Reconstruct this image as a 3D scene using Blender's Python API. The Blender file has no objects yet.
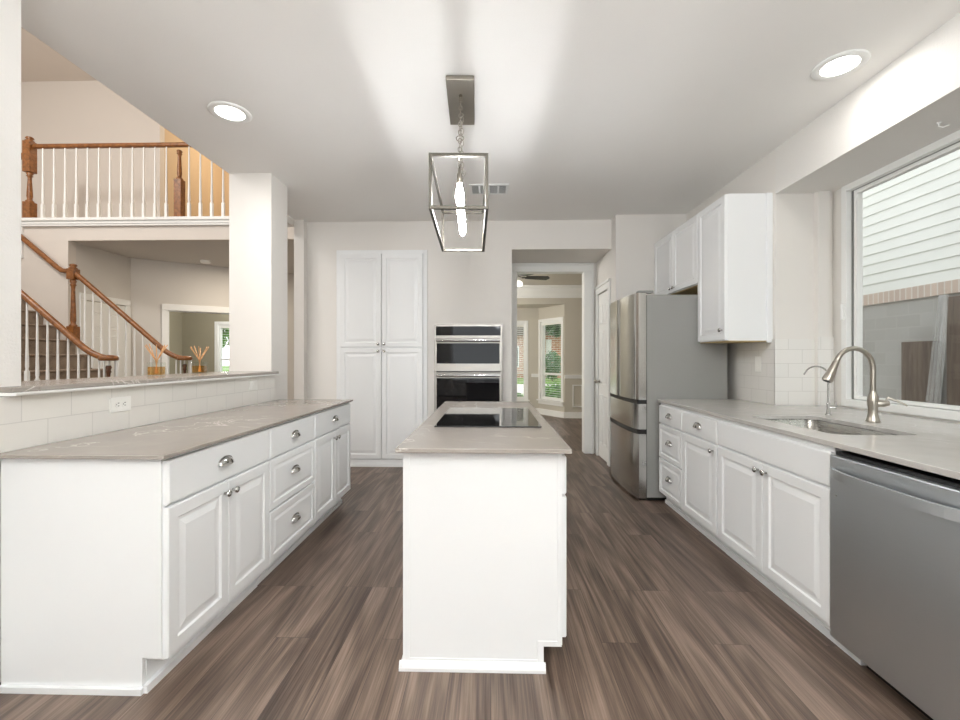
import bpy, bmesh, math, random
from mathutils import Vector, Matrix

random.seed(7)
SC = bpy.context.scene
COL = SC.collection
PI = math.pi

# ------------------------------------------------------------------ camera
cam_d = bpy.data.cameras.new('camera')
cam = bpy.data.objects.new('camera', cam_d)
COL.objects.link(cam)
cam_d.sensor_width = 36.0
cam_d.lens = 440.0 / 960.0 * 36.0
cam_d.shift_y = -1.5 / 960.0
cam_d.clip_start = 0.05
cam.location = (0, 0, 1.275)
cam.rotation_euler = (PI / 2, 0, math.atan(11 / 440.0))
SC.camera = cam

# ------------------------------------------------------------------ view and world
SC.view_settings.view_transform = 'Standard'
SC.view_settings.look = 'None'
SC.view_settings.gamma = 1.0
SC.view_settings.use_curve_mapping = False
SC.view_settings.exposure = 0.2
SC.cycles.max_bounces = 10
SC.cycles.diffuse_bounces = 6
SC.cycles.glossy_bounces = 4
SC.cycles.transparent_max_bounces = 12
SC.cycles.sample_clamp_indirect = 6.0
SC.cycles.caustics_reflective = False
SC.cycles.caustics_refractive = False
SC.cycles.use_denoising = True

W = bpy.data.worlds.new('overcast_sky')
SC.world = W
W.use_nodes = True
_bg = W.node_tree.nodes['Background']
_bg.inputs[0].default_value = (0.93, 0.97, 1.0, 1)
_bg.inputs[1].default_value = 1.9


def area(name, loc, rot, sx, sy, power, color=(1, 1, 1)):
    d = bpy.data.lights.new(name, 'AREA')
    d.shape = 'RECTANGLE'
    d.size, d.size_y = sx, sy
    d.energy = power
    d.color = color
    o = bpy.data.objects.new(name, d)
    o.location = loc
    o.rotation_euler = rot
    COL.objects.link(o)
    return o


DAY = (0.88, 0.94, 1.0)
area('daylight_breakfast_window', (0.25, -4.55, 1.5), (PI / 2, 0, 0), 3.2, 1.9, 18, DAY)
_cl = bpy.data.lights.new('breakfast_fill_point', 'POINT')  # added fill point behind the camera, no chandelier built
_cl.energy = 4
_cl.color = (0.93, 0.97, 1.0)
_cl.shadow_soft_size = 0.1
_co = bpy.data.objects.new('breakfast_fill_point', _cl)
_co.location = (0.2, -1.9, 2.2)
COL.objects.link(_co)
area('rear_fill_uplight', (0.2, -1.4, 2.05), (PI, 0, 0), 1.0, 1.0, 260, (0.95, 0.98, 1.0))  # added upward fill to brighten the ceiling, has no fitting
area('hall_fill_panel', (-5.2, -0.85, 3.2), (PI / 2, 0, 0), 3.0, 3.4, 70, (0.94, 0.97, 1.0))  # added fill for the stair hall, the front wall has no window
for _n, _p, _e in (('hall_fill_point', (-5.3, 3.0, 4.7), 170), ('den_fill_point', (-5.3, 9.0, 2.5), 95), ('bay_fill_point', (-1.2, 7.8, 2.2), 125)):  # added unseen fill for adjoining rooms, bay one set apart from the fan
    _d = bpy.data.lights.new(_n, 'POINT')
    _d.energy = _e
    _d.color = (1.0, 0.98, 0.95)
    _d.shadow_soft_size = 0.25
    _o = bpy.data.objects.new(_n, _d)
    _o.location = _p
    COL.objects.link(_o)

# ------------------------------------------------------------------ materials
def srgb(r, g, b):
    f = lambda v: (v / 255 / 12.92) if v / 255 <= 0.04045 else ((v / 255 + 0.055) / 1.055) ** 2.4
    return (f(r), f(g), f(b), 1)


class NT:
    def __init__(self, name):
        self.m = bpy.data.materials.new(name)
        self.m.use_nodes = True
        self.t = self.m.node_tree
        self.p = self.t.nodes['Principled BSDF']

    def n(self, typ, **kw):
        nd = self.t.nodes.new(typ)
        for k, v in kw.items():
            if k.startswith('i_'):
                key = k[2:]
                key = int(key) if key.isdigit() else key.replace('_', ' ')
                nd.inputs[key].default_value = v
            else:
                setattr(nd, k, v)
        return nd

    def l(self, a, b):
        self.t.links.new(a, b)

    def coord(self, scale=(1, 1, 1), src='Object'):
        tc = self.n('ShaderNodeTexCoord')
        mp = self.n('ShaderNodeMapping')
        mp.inputs['Scale'].default_value = scale
        self.l(tc.outputs[src], mp.inputs[0])
        return mp.outputs[0]

    def set(self, **kw):
        for k, v in kw.items():
            self.p.inputs[k.replace('_', ' ')].default_value = v


def paint(name, rgb, rough=0.5, bump=0.0, scale=180.0, var=0.015, spec=0.5):
    t = NT(name)
    c = srgb(*rgb)
    co = t.coord()
    nz = t.n('ShaderNodeTexNoise', i_Scale=1.7, i_Detail=3.0)
    t.l(co, nz.inputs['Vector'])
    mx = t.n('ShaderNodeMix', data_type='RGBA')
    mx.inputs[6].default_value = tuple(max(0, x * (1 - var)) for x in c[:3]) + (1,)
    mx.inputs[7].default_value = tuple(min(1, x * (1 + var)) for x in c[:3]) + (1,)
    t.l(nz.outputs[0], mx.inputs[0])
    t.l(mx.outputs[2], t.p.inputs['Base Color'])
    t.set(Roughness=rough)
    t.p.inputs['Specular IOR Level'].default_value = spec
    if bump:
        nb = t.n('ShaderNodeTexNoise', i_Scale=scale, i_Detail=2.0)
        t.l(co, nb.inputs['Vector'])
        bp = t.n('ShaderNodeBump', i_Strength=bump, i_Distance=0.002)
        t.l(nb.outputs[0], bp.inputs['Height'])
        t.l(bp.outputs[0], t.p.inputs['Normal'])
    return t.m


def metal(name, rgb, rough=0.3, brush=None, bump=0.05):
    t = NT(name)
    t.set(Metallic=1.0, Roughness=rough)
    t.p.inputs['Base Color'].default_value = srgb(*rgb)
    if brush:
        co = t.coord(brush)
        nz = t.n('ShaderNodeTexNoise', i_Scale=1.0, i_Detail=4.0)
        t.l(co, nz.inputs['Vector'])
        mr = t.n('ShaderNodeMapRange')
        mr.inputs[3].default_value = rough - 0.05
        mr.inputs[4].default_value = rough + 0.08
        t.l(nz.outputs[0], mr.inputs[0])
        t.l(mr.outputs[0], t.p.inputs['Roughness'])
        bp = t.n('ShaderNodeBump', i_Strength=bump, i_Distance=0.001)
        t.l(nz.outputs[0], bp.inputs['Height'])
        t.l(bp.outputs[0], t.p.inputs['Normal'])
    return t.m


def wood(name, dark, light, scale=(30, 30, 3), rough=0.35):
    t = NT(name)
    co = t.coord(scale)
    nz = t.n('ShaderNodeTexNoise', i_Scale=1.0, i_Detail=5.0, i_Distortion=0.6)
    t.l(co, nz.inputs['Vector'])
    cr = t.n('ShaderNodeValToRGB')
    cr.color_ramp.elements[0].position = 0.3
    cr.color_ramp.elements[1].position = 0.7
    cr.color_ramp.elements[0].color = srgb(*dark)
    cr.color_ramp.elements[1].color = srgb(*light)
    t.l(nz.outputs[0], cr.inputs[0])
    t.l(cr.outputs[0], t.p.inputs['Base Color'])
    t.set(Roughness=rough)
    return t.m


def quartz(name, base, vein, rough=0.22):
    t = NT(name)
    co = t.coord()
    n1 = t.n('ShaderNodeTexNoise', i_Scale=2.2, i_Detail=6.0, i_Distortion=1.4)
    t.l(co, n1.inputs['Vector'])
    d = t.n('ShaderNodeMath', operation='SUBTRACT')
    d.inputs[1].default_value = 0.5
    t.l(n1.outputs[0], d.inputs[0])
    a = t.n('ShaderNodeMath', operation='ABSOLUTE')
    t.l(d.outputs[0], a.inputs[0])
    mr = t.n('ShaderNodeMapRange')
    mr.inputs[1].default_value = 0.0
    mr.inputs[2].default_value = 0.012
    mr.inputs[3].default_value = 0.55
    mr.inputs[4].default_value = 0.0
    t.l(a.outputs[0], mr.inputs[0])
    n2 = t.n('ShaderNodeTexNoise', i_Scale=1.1, i_Detail=2.0)
    t.l(co, n2.inputs['Vector'])
    mk = t.n('ShaderNodeMapRange')
    mk.inputs[1].default_value = 0.48
    mk.inputs[2].default_value = 0.62
    t.l(n2.outputs[0], mk.inputs[0])
    mu = t.n('ShaderNodeMath', operation='MULTIPLY')
    t.l(mr.outputs[0], mu.inputs[0])
    t.l(mk.outputs[0], mu.inputs[1])
    n3 = t.n('ShaderNodeTexNoise', i_Scale=9.0, i_Detail=6.0)
    t.l(co, n3.inputs['Vector'])
    m1 = t.n('ShaderNodeMix', data_type='RGBA')
    b = srgb(*base)
    m1.inputs[6].default_value = tuple(x * 0.9 for x in b[:3]) + (1,)
    m1.inputs[7].default_value = tuple(x * 1.1 for x in b[:3]) + (1,)
    t.l(n3.outputs[0], m1.inputs[0])
    m2 = t.n('ShaderNodeMix', data_type='RGBA')
    m2.inputs[7].default_value = srgb(*vein)
    t.l(mu.outputs[0], m2.inputs[0])
    t.l(m1.outputs[2], m2.inputs[6])
    t.l(m2.outputs[2], t.p.inputs['Base Color'])
    t.set(Roughness=rough)
    return t.m


def bricklike(name, c1, c2, mortar, bw, rh, ms, swap, rough=0.25, offset=0.5, bump=0.3, shift=(0, 0, 0), bias=0.0):
    """swap: which object axes give (along, up)"""
    t = NT(name)
    tc = t.n('ShaderNodeTexCoord')
    sp = t.n('ShaderNodeSeparateXYZ')
    t.l(tc.outputs['Object'], sp.inputs[0])
    cb = t.n('ShaderNodeCombineXYZ')
    t.l(sp.outputs[swap[0]], cb.inputs[0])
    t.l(sp.outputs[swap[1]], cb.inputs[1])
    mp = t.n('ShaderNodeMapping')
    mp.inputs['Location'].default_value = shift
    t.l(cb.outputs[0], mp.inputs[0])
    br = t.n('ShaderNodeTexBrick', offset=offset)
    br.inputs['Color1'].default_value = srgb(*c1)
    br.inputs['Color2'].default_value = srgb(*c2)
    br.inputs['Mortar'].default_value = srgb(*mortar)
    br.inputs['Scale'].default_value = 1.0
    br.inputs['Mortar Size'].default_value = ms
    br.inputs['Mortar Smooth'].default_value = 0.15
    br.inputs['Bias'].default_value = bias
    br.inputs['Brick Width'].default_value = bw
    br.inputs['Row Height'].default_value = rh
    t.l(mp.outputs[0], br.inputs['Vector'])
    t.l(br.outputs[0], t.p.inputs['Base Color'])
    t.set(Roughness=rough)
    if bump:
        bp = t.n('ShaderNodeBump', i_Strength=bump, i_Distance=0.003, invert=True)
        t.l(br.outputs['Fac'], bp.inputs['Height'])
        t.l(bp.outputs[0], t.p.inputs['Normal'])
    return t.m


def plank_floor():
    t = NT('vinyl_plank_floor')
    tc = t.n('ShaderNodeTexCoord')
    sp = t.n('ShaderNodeSeparateXYZ')
    t.l(tc.outputs['Object'], sp.inputs[0])
    cb = t.n('ShaderNodeCombineXYZ')
    t.l(sp.outputs[1], cb.inputs[0])
    t.l(sp.outputs[0], cb.inputs[1])
    br = t.n('ShaderNodeTexBrick', offset=0.37, offset_frequency=3)
    br.inputs['Color1'].default_value = (0, 0, 0, 1)
    br.inputs['Color2'].default_value = (1, 1, 1, 1)
    br.inputs['Mortar'].default_value = (0.5, 0.5, 0.5, 1)
    br.inputs['Scale'].default_value = 1.0
    br.inputs['Mortar Size'].default_value = 0.0011
    br.inputs['Mortar Smooth'].default_value = 0.3
    br.inputs['Brick Width'].default_value = 1.22
    br.inputs['Row Height'].default_value = 0.165
    t.l(cb.outputs[0], br.inputs['Vector'])
    rnd = br.outputs[0]
    # grain coordinates broken from plank to plank
    sc = t.n('ShaderNodeVectorMath', operation='MULTIPLY')
    sc.inputs[1].default_value = (0.55, 6.5, 1.0)
    t.l(cb.outputs[0], sc.inputs[0])
    off = t.n('ShaderNodeVectorMath', operation='MULTIPLY')
    off.inputs[1].default_value = (13.0, 7.0, 5.0)
    t.l(rnd, off.inputs[0])
    ad = t.n('ShaderNodeVectorMath', operation='ADD')
    t.l(sc.outputs[0], ad.inputs[0])
    t.l(off.outputs[0], ad.inputs[1])
    big = t.n('ShaderNodeTexNoise', i_Scale=0.75, i_Detail=1.5, i_Distortion=0.2)
    t.l(ad.outputs[0], big.inputs['Vector'])
    # rings: sine of the noise field gives cathedral figure
    mm = t.n('ShaderNodeMath', operation='MULTIPLY')
    mm.inputs[1].default_value = 62.0
    t.l(big.outputs[0], mm.inputs[0])
    sn = t.n('ShaderNodeMath', operation='SINE')
    t.l(mm.outputs[0], sn.inputs[0])
    sc2 = t.n('ShaderNodeVectorMath', operation='MULTIPLY')
    sc2.inputs[1].default_value = (5.0, 22.0, 1.0)
    t.l(ad.outputs[0], sc2.inputs[0])
    fine = t.n('ShaderNodeTexNoise', i_Scale=1.0, i_Detail=6.0, i_Roughness=0.65)
    t.l(sc2.outputs[0], fine.inputs['Vector'])
    mid = t.n('ShaderNodeTexNoise', i_Scale=1.9, i_Detail=5.0, i_Distortion=0.7)
    t.l(ad.outputs[0], mid.inputs['Vector'])

    def lin(x, k, b=0.0):
        m = t.n('ShaderNodeMath', operation='MULTIPLY_ADD')
        m.inputs[1].default_value = k
        m.inputs[2].default_value = b
        t.l(x, m.inputs[0])
        return m.outputs[0]

    def add(a, b):
        m = t.n('ShaderNodeMath', operation='ADD')
        t.l(a, m.inputs[0])
        t.l(b, m.inputs[1])
        return m.outputs[0]
    f = add(add(lin(sn.outputs[0], 0.10, 0.5), lin(fine.outputs[0], 0.95, -0.475)),
            add(lin(mid.outputs[0], 0.75, -0.375), lin(rnd, 0.2, -0.1)))
    cr = t.n('ShaderNodeValToRGB')
    e = cr.color_ramp.elements
    e[0].position, e[0].color = 0.15, srgb(56, 43, 36)
    e[1].position, e[1].color = 0.85, srgb(138, 119, 106)
    m = e.new(0.5)
    m.color = srgb(99, 83, 72)
    t.l(f, cr.inputs[0])
    mx = t.n('ShaderNodeMix', data_type='RGBA')
    mx.inputs[7].default_value = srgb(60, 47, 41)
    t.l(br.outputs['Fac'], mx.inputs[0])
    t.l(cr.outputs[0], mx.inputs[6])
    t.l(mx.outputs[2], t.p.inputs['Base Color'])
    t.set(Roughness=0.42)
    bp = t.n('ShaderNodeBump', i_Strength=0.12, i_Distance=0.001)
    t.l(fine.outputs[0], bp.inputs['Height'])
    t.l(bp.outputs[0], t.p.inputs['Normal'])
    return t.m


def glass(name, tint=(1, 1, 1), refl=1.0):
    t = NT(name)
    t.t.nodes.remove(t.p)
    out = [n for n in t.t.nodes if n.type == 'OUTPUT_MATERIAL'][0]
    tr = t.n('ShaderNodeBsdfTransparent')
    tr.inputs[0].default_value = tuple(tint) + (1,)
    gl = t.n('ShaderNodeBsdfGlossy', i_Roughness=0.02)
    lw = t.n('ShaderNodeLayerWeight')
    pw = t.n('ShaderNodeMath', operation='POWER')
    pw.inputs[1].default_value = 4.0
    t.l(lw.outputs['Facing'], pw.inputs[0])
    mu = t.n('ShaderNodeMath', operation='MULTIPLY_ADD')
    mu.inputs[1].default_value = 0.55 * refl
    mu.inputs[2].default_value = 0.035 * refl
    t.l(pw.outputs[0], mu.inputs[0])
    mx = t.n('ShaderNodeMixShader')
    t.l(mu.outputs[0], mx.inputs[0])
    t.l(tr.outputs[0], mx.inputs[1])
    t.l(gl.outputs[0], mx.inputs[2])
    t.l(mx.outputs[0], out.inputs[0])
    return t.m


def emit(name, rgb, strength):
    t = NT(name)
    t.p.inputs['Base Color'].default_value = (0.9, 0.9, 0.9, 1)
    t.p.inputs['Emission Color'].default_value = tuple(rgb) + (1,)
    t.p.inputs['Emission Strength'].default_value = strength
    return t.m


def carpet():
    t = NT('taupe_stair_carpet')
    co = t.coord()
    n1 = t.n('ShaderNodeTexNoise', i_Scale=120.0, i_Detail=3.0)
    t.l(co, n1.inputs['Vector'])
    n2 = t.n('ShaderNodeTexNoise', i_Scale=9.0, i_Detail=3.0)
    t.l(co, n2.inputs['Vector'])
    mx0 = t.n('ShaderNodeMath', operation='ADD')
    t.l(n1.outputs[0], mx0.inputs[0])
    t.l(n2.outputs[0], mx0.inputs[1])
    cr = t.n('ShaderNodeValToRGB')
    cr.color_ramp.elements[0].position = 0.55
    cr.color_ramp.elements[1].position = 1.35
    cr.color_ramp.elements[0].color = srgb(88, 76, 66)
    cr.color_ramp.elements[1].color = srgb(150, 134, 118)
    t.l(mx0.outputs[0], cr.inputs[0])
    t.l(cr.outputs[0], t.p.inputs['Base Color'])
    t.set(Roughness=0.95)
    bp = t.n('ShaderNodeBump', i_Strength=0.8, i_Distance=0.006)
    t.l(n1.outputs[0], bp.inputs['Height'])
    t.l(bp.outputs[0], t.p.inputs['Normal'])
    return t.m


def leafmat(name, a, b):
    t = NT(name)
    co = t.coord()
    n1 = t.n('ShaderNodeTexNoise', i_Scale=14.0, i_Detail=2.0)
    t.l(co, n1.inputs['Vector'])
    cr = t.n('ShaderNodeValToRGB')
    cr.color_ramp.elements[0].position = 0.35
    cr.color_ramp.elements[1].position = 0.65
    cr.color_ramp.elements[0].color = srgb(*a)
    cr.color_ramp.elements[1].color = srgb(*b)
    t.l(n1.outputs[0], cr.inputs[0])
    t.l(cr.outputs[0], t.p.inputs['Base Color'])
    t.set(Roughness=0.7)
    return t.m


M = {}
M['wall'] = paint('greige_wall_paint', (226, 223, 218), 0.6, 0.35, 210)
M['wall_tex'] = paint('orange_peel_wall_paint', (226, 224, 220), 0.6, 0.7, 120)
M['ceil'] = paint('ceiling_paint', (240, 239, 236), 0.8, 0.25, 160)
M['hallceil'] = paint('hall_ceiling_paint', (214, 205, 196), 0.8)
M['hallwall'] = paint('hall_wall_paint', (217, 210, 202), 0.65)
M['hallgrey'] = paint('lower_hall_paint', (207, 203, 197), 0.65)
M['olive'] = paint('den_olive_paint', (158, 152, 132), 0.7)
M['tan'] = paint('lamp_warmed_hall_paint', (208, 184, 152), 0.7)  # warm lamp glow mixed into the passage wall colour
M['dining'] = paint('dining_room_paint', (196, 191, 179), 0.65)
M['dceil'] = paint('dining_ceiling_paint', (205, 200, 188), 0.75)
M['trim'] = paint('white_trim_paint', (236, 237, 235), 0.35)
M['cab'] = paint('white_cabinet_paint', (236, 238, 239), 0.32, var=0.006)
M['cabin'] = paint('cabinet_underside_maple', (196, 172, 120), 0.5)
M['plate'] = paint('white_plastic', (240, 240, 236), 0.3)
M['slot'] = paint('dark_slot_plastic', (40, 38, 36), 0.5)
M['floor'] = plank_floor()
M['quartz'] = quartz('grey_quartz', (146, 139, 132), (228, 222, 214))
M['quartz_r'] = quartz('pale_grey_quartz', (186, 183, 179), (222, 219, 214), 0.2)
M['tile_l'] = bricklike('white_subway_tile_half_wall', (232, 230, 224), (228, 226, 221), (213, 211, 206), 0.21, 0.108, 0.002, (1, 2), 0.12, shift=(0.064, 0.06, 0))
M['tile_x'] = bricklike('white_subway_tile_side_wall', (232, 230, 226), (228, 227, 222), (214, 212, 207), 0.21, 0.107, 0.0022, (1, 2), 0.12, shift=(0.02, 0.047, 0))
M['tile_y'] = bricklike('white_subway_tile_recess', (234, 232, 228), (230, 229, 225), (215, 213, 208), 0.21, 0.107, 0.0022, (0, 2), 0.12, shift=(0.02, 0.047, 0))
M['steel_v'] = metal('brushed_steel_vertical', (200, 200, 197), 0.2, None)
M['steel_h'] = metal('brushed_steel_horizontal', (206, 211, 215), 0.40, (2, 2, 160), 0.03)
M['steel_oven'] = metal('oven_brushed_steel', (172, 168, 162), 0.34, (2, 2, 160), 0.02)
M['steel_side'] = paint('grey_fridge_side_paint', (143, 143, 140), 0.42)
M['chrome'] = metal('polished_chrome', (190, 189, 186), 0.12)
M['nickel'] = metal('brushed_nickel', (176, 170, 160), 0.28)
M['lantern'] = metal('backlit_dark_nickel', (98, 94, 87), 0.42)  # nickel darkened, the backlit shade is put into the frame colour
M['sinksteel'] = metal('sink_steel', (190, 188, 182), 0.25, (60, 4, 60), 0.008)
M['black'] = paint('black_plastic', (18, 18, 19), 0.45)
M['blackglass'] = paint('black_glass', (8, 8, 9), 0.03, spec=0.6)
M['ovenglass'] = paint('dark_oven_glass', (16, 16, 18), 0.03, spec=0.3)
M['oak'] = wood('honey_oak_stain', (108, 64, 28), (156, 102, 54), (25, 25, 25))
M['walnut'] = wood('dark_walnut_stain', (62, 36, 20), (104, 62, 32), (25, 25, 25))
M['carpet'] = carpet()
M['glass'] = glass('clear_window_glass')
M['jar'] = glass('diffuser_glass', (0.93, 0.95, 0.93), 1.0)
M['oil'] = glass('amber_diffuser_oil', (0.93, 0.72, 0.42), 1.0)
M['reed'] = wood('orange_reed', (206, 148, 96), (230, 186, 138), (60, 60, 8), 0.6)
M['bulb'] = emit('glowing_bulb_glass', (0.97, 0.98, 1.0), 150.0)
M['lens'] = emit('downlight_lens', (1.0, 0.96, 0.9), 8.0)
M['fanglass'] = emit('frosted_fan_light', (1.0, 0.95, 0.86), 1.2)
M['fanblade'] = wood('grey_fan_blade', (40, 38, 36), (62, 58, 54), (4, 40, 4))
M['siding'] = paint('pale_lap_siding', (226, 228, 222), 0.7)
M['outbrick'] = bricklike('tan_brick_course', (200, 182, 166), (186, 168, 154), (206, 200, 192), 0.075, 0.30, 0.008, (1, 2), 0.85, offset=0.0)
M['greywall'] = bricklike('weathered_grey_brick', (172, 171, 166), (163, 161, 155), (174, 172, 167), 0.30, 0.15, 0.007, (1, 2), 0.85)
M['brownpanel'] = wood('board_and_reflection_brown', (96, 84, 74), (122, 108, 95), (8, 30, 3), 0.8)  # also colours the panel that stands for a glass reflection
M['redbrick'] = bricklike('red_house_brick', (172, 112, 84), (196, 140, 108), (214, 200, 184), 0.42, 0.16, 0.02, (0, 2), 0.9)
M['shingle'] = paint('grey_roof_shingle', (120, 112, 104), 0.9)
M['lawn'] = leafmat('lawn_grass', (96, 140, 58), (136, 172, 84))
M['concrete'] = paint('pale_concrete', (214, 210, 203), 0.9)
M['leaf'] = leafmat('green_leaf', (62, 110, 44), (120, 168, 80))
M['leafdark'] = leafmat('dark_green_leaf', (52, 88, 48), (98, 136, 84))
M['bark'] = wood('tree_bark', (84, 68, 54), (118, 98, 80), (10, 10, 2), 0.9)
M['blind'] = paint('white_blind_slat', (236, 236, 230), 0.5)


def plastic_sheet():
    t = NT('clear_plastic_sheet')
    t.t.nodes.remove(t.p)
    out = [n for n in t.t.nodes if n.type == 'OUTPUT_MATERIAL'][0]
    tr = t.n('ShaderNodeBsdfTransparent')
    df = t.n('ShaderNodeBsdfDiffuse')
    df.inputs[0].default_value = (0.8, 0.8, 0.78, 1)
    mx = t.n('ShaderNodeMixShader')
    mx.inputs[0].default_value = 0.22
    t.l(tr.outputs[0], mx.inputs[1])
    t.l(df.outputs[0], mx.inputs[2])
    t.l(mx.outputs[0], out.inputs[0])
    return t.m


M['sheet'] = plastic_sheet()

# ------------------------------------------------------------------ mesh builder
class MB:
    def __init__(self):
        self.v, self.f, self.s = [], [], []

    def add(self, vs, fs, smooth=False):
        b = len(self.v)
        self.v += [tuple(p) for p in vs]
        self.f += [tuple(b + i for i in f) for f in fs]
        self.s += [smooth] * len(fs)
        return self

    def box(self, x0, x1, y0, y1, z0, z1):
        x0, x1 = min(x0, x1), max(x0, x1)
        y0, y1 = min(y0, y1), max(y0, y1)
        z0, z1 = min(z0, z1), max(z0, z1)
        vs = [(x, y, z) for z in (z0, z1) for y in (y0, y1) for x in (x0, x1)]
        fs = [(0, 2, 3, 1), (4, 5, 7, 6), (0, 1, 5, 4), (2, 6, 7, 3), (0, 4, 6, 2), (1, 3, 7, 5)]
        return self.add(vs, fs)

    def obox(self, c, ax, ay, az, hx, hy, hz):
        c, ax, ay, az = Vector(c), Vector(ax), Vector(ay), Vector(az)
        vs = [c + ax * hx * i + ay * hy * j + az * hz * k for k in (-1, 1) for j in (-1, 1) for i in (-1, 1)]
        fs = [(0, 2, 3, 1), (4, 5, 7, 6), (0, 1, 5, 4), (2, 6, 7, 3), (0, 4, 6, 2), (1, 3, 7, 5)]
        return self.add(vs, fs)

    def lathe(self, prof, c=(0, 0, 0), seg=18, axis='z', smooth=True, caps=True):
        n = len(prof)
        vs, fs = [], []
        for r, h in prof:
            for k in range(seg):
                a = 2 * PI * k / seg
                p = (r * math.cos(a), r * math.sin(a), h)
                if axis == 'x':
                    p = (h, p[0], p[1])
                elif axis == '-y':
                    p = (p[0], -h, p[1])
                elif axis == 'y':
                    p = (p[0], h, -p[1])
                vs.append((p[0] + c[0], p[1] + c[1], p[2] + c[2]))
        for i in range(n - 1):
            for k in range(seg):
                k2 = (k + 1) % seg
                fs.append((i * seg + k, i * seg + k2, (i + 1) * seg + k2, (i + 1) * seg + k))
        self.add(vs, fs, smooth)
        if caps:
            self.add(vs[:seg], [tuple(range(seg))[::-1]])
            self.add(vs[-seg:], [tuple(range(seg))])
        return self

    def sweep(self, path, prof, smooth=True, up=(0, 0, 1), closed=False, caps=True):
        """prof: (side, up) points, constant up reference"""
        path = [Vector(p) for p in path]
        up = Vector(up)
        n, m = len(path), len(prof)
        vs, fs = [], []
        for i, p in enumerate(path):
            if closed:
                t = path[(i + 1) % n] - path[i - 1]
            else:
                t = path[min(i + 1, n - 1)] - path[max(i - 1, 0)]
            t.normalize()
            s = t.cross(up)
            s.normalize()
            u = s.cross(t)
            # keep section size through the mitre
            k = 1.0
            if 0 < i < n - 1:
                a = (path[i] - path[i - 1]).normalized()
                k = 1.0 / max(0.5, a.dot(t))
            for q in prof:
                vs.append(p + s * q[0] * k + u * q[1])
        rng = n if closed else n - 1
        for i in range(rng):
            j = (i + 1) % n
            for k in range(m):
                k2 = (k + 1) % m
                fs.append((i * m + k, j * m + k, j * m + k2, i * m + k2))
        self.add(vs, fs, smooth)
        if caps and not closed:
            self.add(vs[:m], [tuple(range(m))])
            self.add(vs[-m:], [tuple(range(m))[::-1]])
        return self

    def tube(self, path, r, seg=10, smooth=True, closed=False):
        path = [Vector(p) for p in path]
        rs = r if isinstance(r, (list, tuple)) else [r] * len(path)
        n = len(path)
        vs, fs = [], []
        t0 = (path[1] - path[0]).normalized()
        ref = Vector((0, 0, 1)) if abs(t0.z) < 0.9 else Vector((1, 0, 0))
        s = t0.cross(ref).normalized()
        for i, p in enumerate(path):
            if closed:
                t = path[(i + 1) % n] - path[i - 1]
            else:
                t = path[min(i + 1, n - 1)] - path[max(i - 1, 0)]
            t.normalize()
            s = (s - t * s.dot(t)).normalized()
            u = t.cross(s)
            for k in range(seg):
                a = 2 * PI * k / seg
                vs.append(p + (s * math.cos(a) + u * math.sin(a)) * rs[i])
        for i in range(n if closed else n - 1):
            j = (i + 1) % n
            for k in range(seg):
                k2 = (k + 1) % seg
                fs.append((i * seg + k, i * seg + k2, j * seg + k2, j * seg + k))
        self.add(vs, fs, smooth)
        if not closed:
            self.add(vs[:seg], [tuple(range(seg))[::-1]])
            self.add(vs[-seg:], [tuple(range(seg))])
        return self

    def prism(self, pts, axis, a, b):
        """polygon pts in the two other axes (cyclic order y,z / x,z / x,y), extruded from a to b"""
        def P(p, h):
            return {'x': (h, p[0], p[1]), 'y': (p[0], h, p[1]), 'z': (p[0], p[1], h)}[axis]
        n = len(pts)
        vs = [P(p, a) for p in pts] + [P(p, b) for p in pts]
        fs = [tuple(range(n)), tuple(range(2 * n - 1, n - 1, -1))]
        fs += [(i, (i + 1) % n, n + (i + 1) % n, n + i) for i in range(n)]
        return self.add(vs, fs)

    def rings(self, x0, x1, z0, z1, rg, y=0.0):
        """nested rectangular rings: rg = [(inset, outwards depth)], facing -Y, closed back at y"""
        vs, fs = [], []
        for ins, d in rg:
            vs += [(x0 + ins, y - d, z0 + ins), (x1 - ins, y - d, z0 + ins), (x1 - ins, y - d, z1 - ins), (x0 + ins, y - d, z1 - ins)]
        for i in range(len(rg) - 1):
            for k in range(4):
                k2 = (k + 1) % 4
                fs.append((i * 4 + k, i * 4 + k2, (i + 1) * 4 + k2, (i + 1) * 4 + k))
        b = (len(rg) - 1) * 4
        fs.append((b, b + 1, b + 2, b + 3))
        fs.append((3, 2, 1, 0))
        return self.add(vs, fs)

    def build(self, name, mat, parent=None, bevel=0.0, loc=None, rotz=0.0):
        me = bpy.data.meshes.new(name)
        me.from_pydata(self.v, [], self.f)
        me.polygons.foreach_set('use_smooth', self.s)
        bm = bmesh.new()
        bm.from_mesh(me)
        bmesh.ops.recalc_face_normals(bm, faces=bm.faces)
        bm.to_mesh(me)
        bm.free()
        me.materials.append(M[mat])
        o = bpy.data.objects.new(name, me)
        COL.objects.link(o)
        if parent:
            o.parent = parent
        if loc:
            o.location = loc
        if rotz:
            o.rotation_euler = (0, 0, rotz)
        if bevel:
            b = o.modifiers.new('soft_edge', 'BEVEL')
            b.width = bevel
            b.segments = 2
            b.limit_method = 'ANGLE'
            b.angle_limit = 0.7
            b.harden_normals = True
        return o


def tag(o, label=None, cat=None, group=None, kind=None):
    if label:
        o['label'] = label
    if cat:
        o['category'] = cat
    if group:
        o['group'] = group
    if kind:
        o['kind'] = kind
    return o


def thing(name, label, cat, loc=(0, 0, 0), rotz=0.0, group=None, kind=None):
    o = bpy.data.objects.new(name, None)
    o.empty_display_size = 0.1
    COL.objects.link(o)
    o.location = loc
    o.rotation_euler = (0, 0, rotz)
    return tag(o, label, cat, group, kind)


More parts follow.
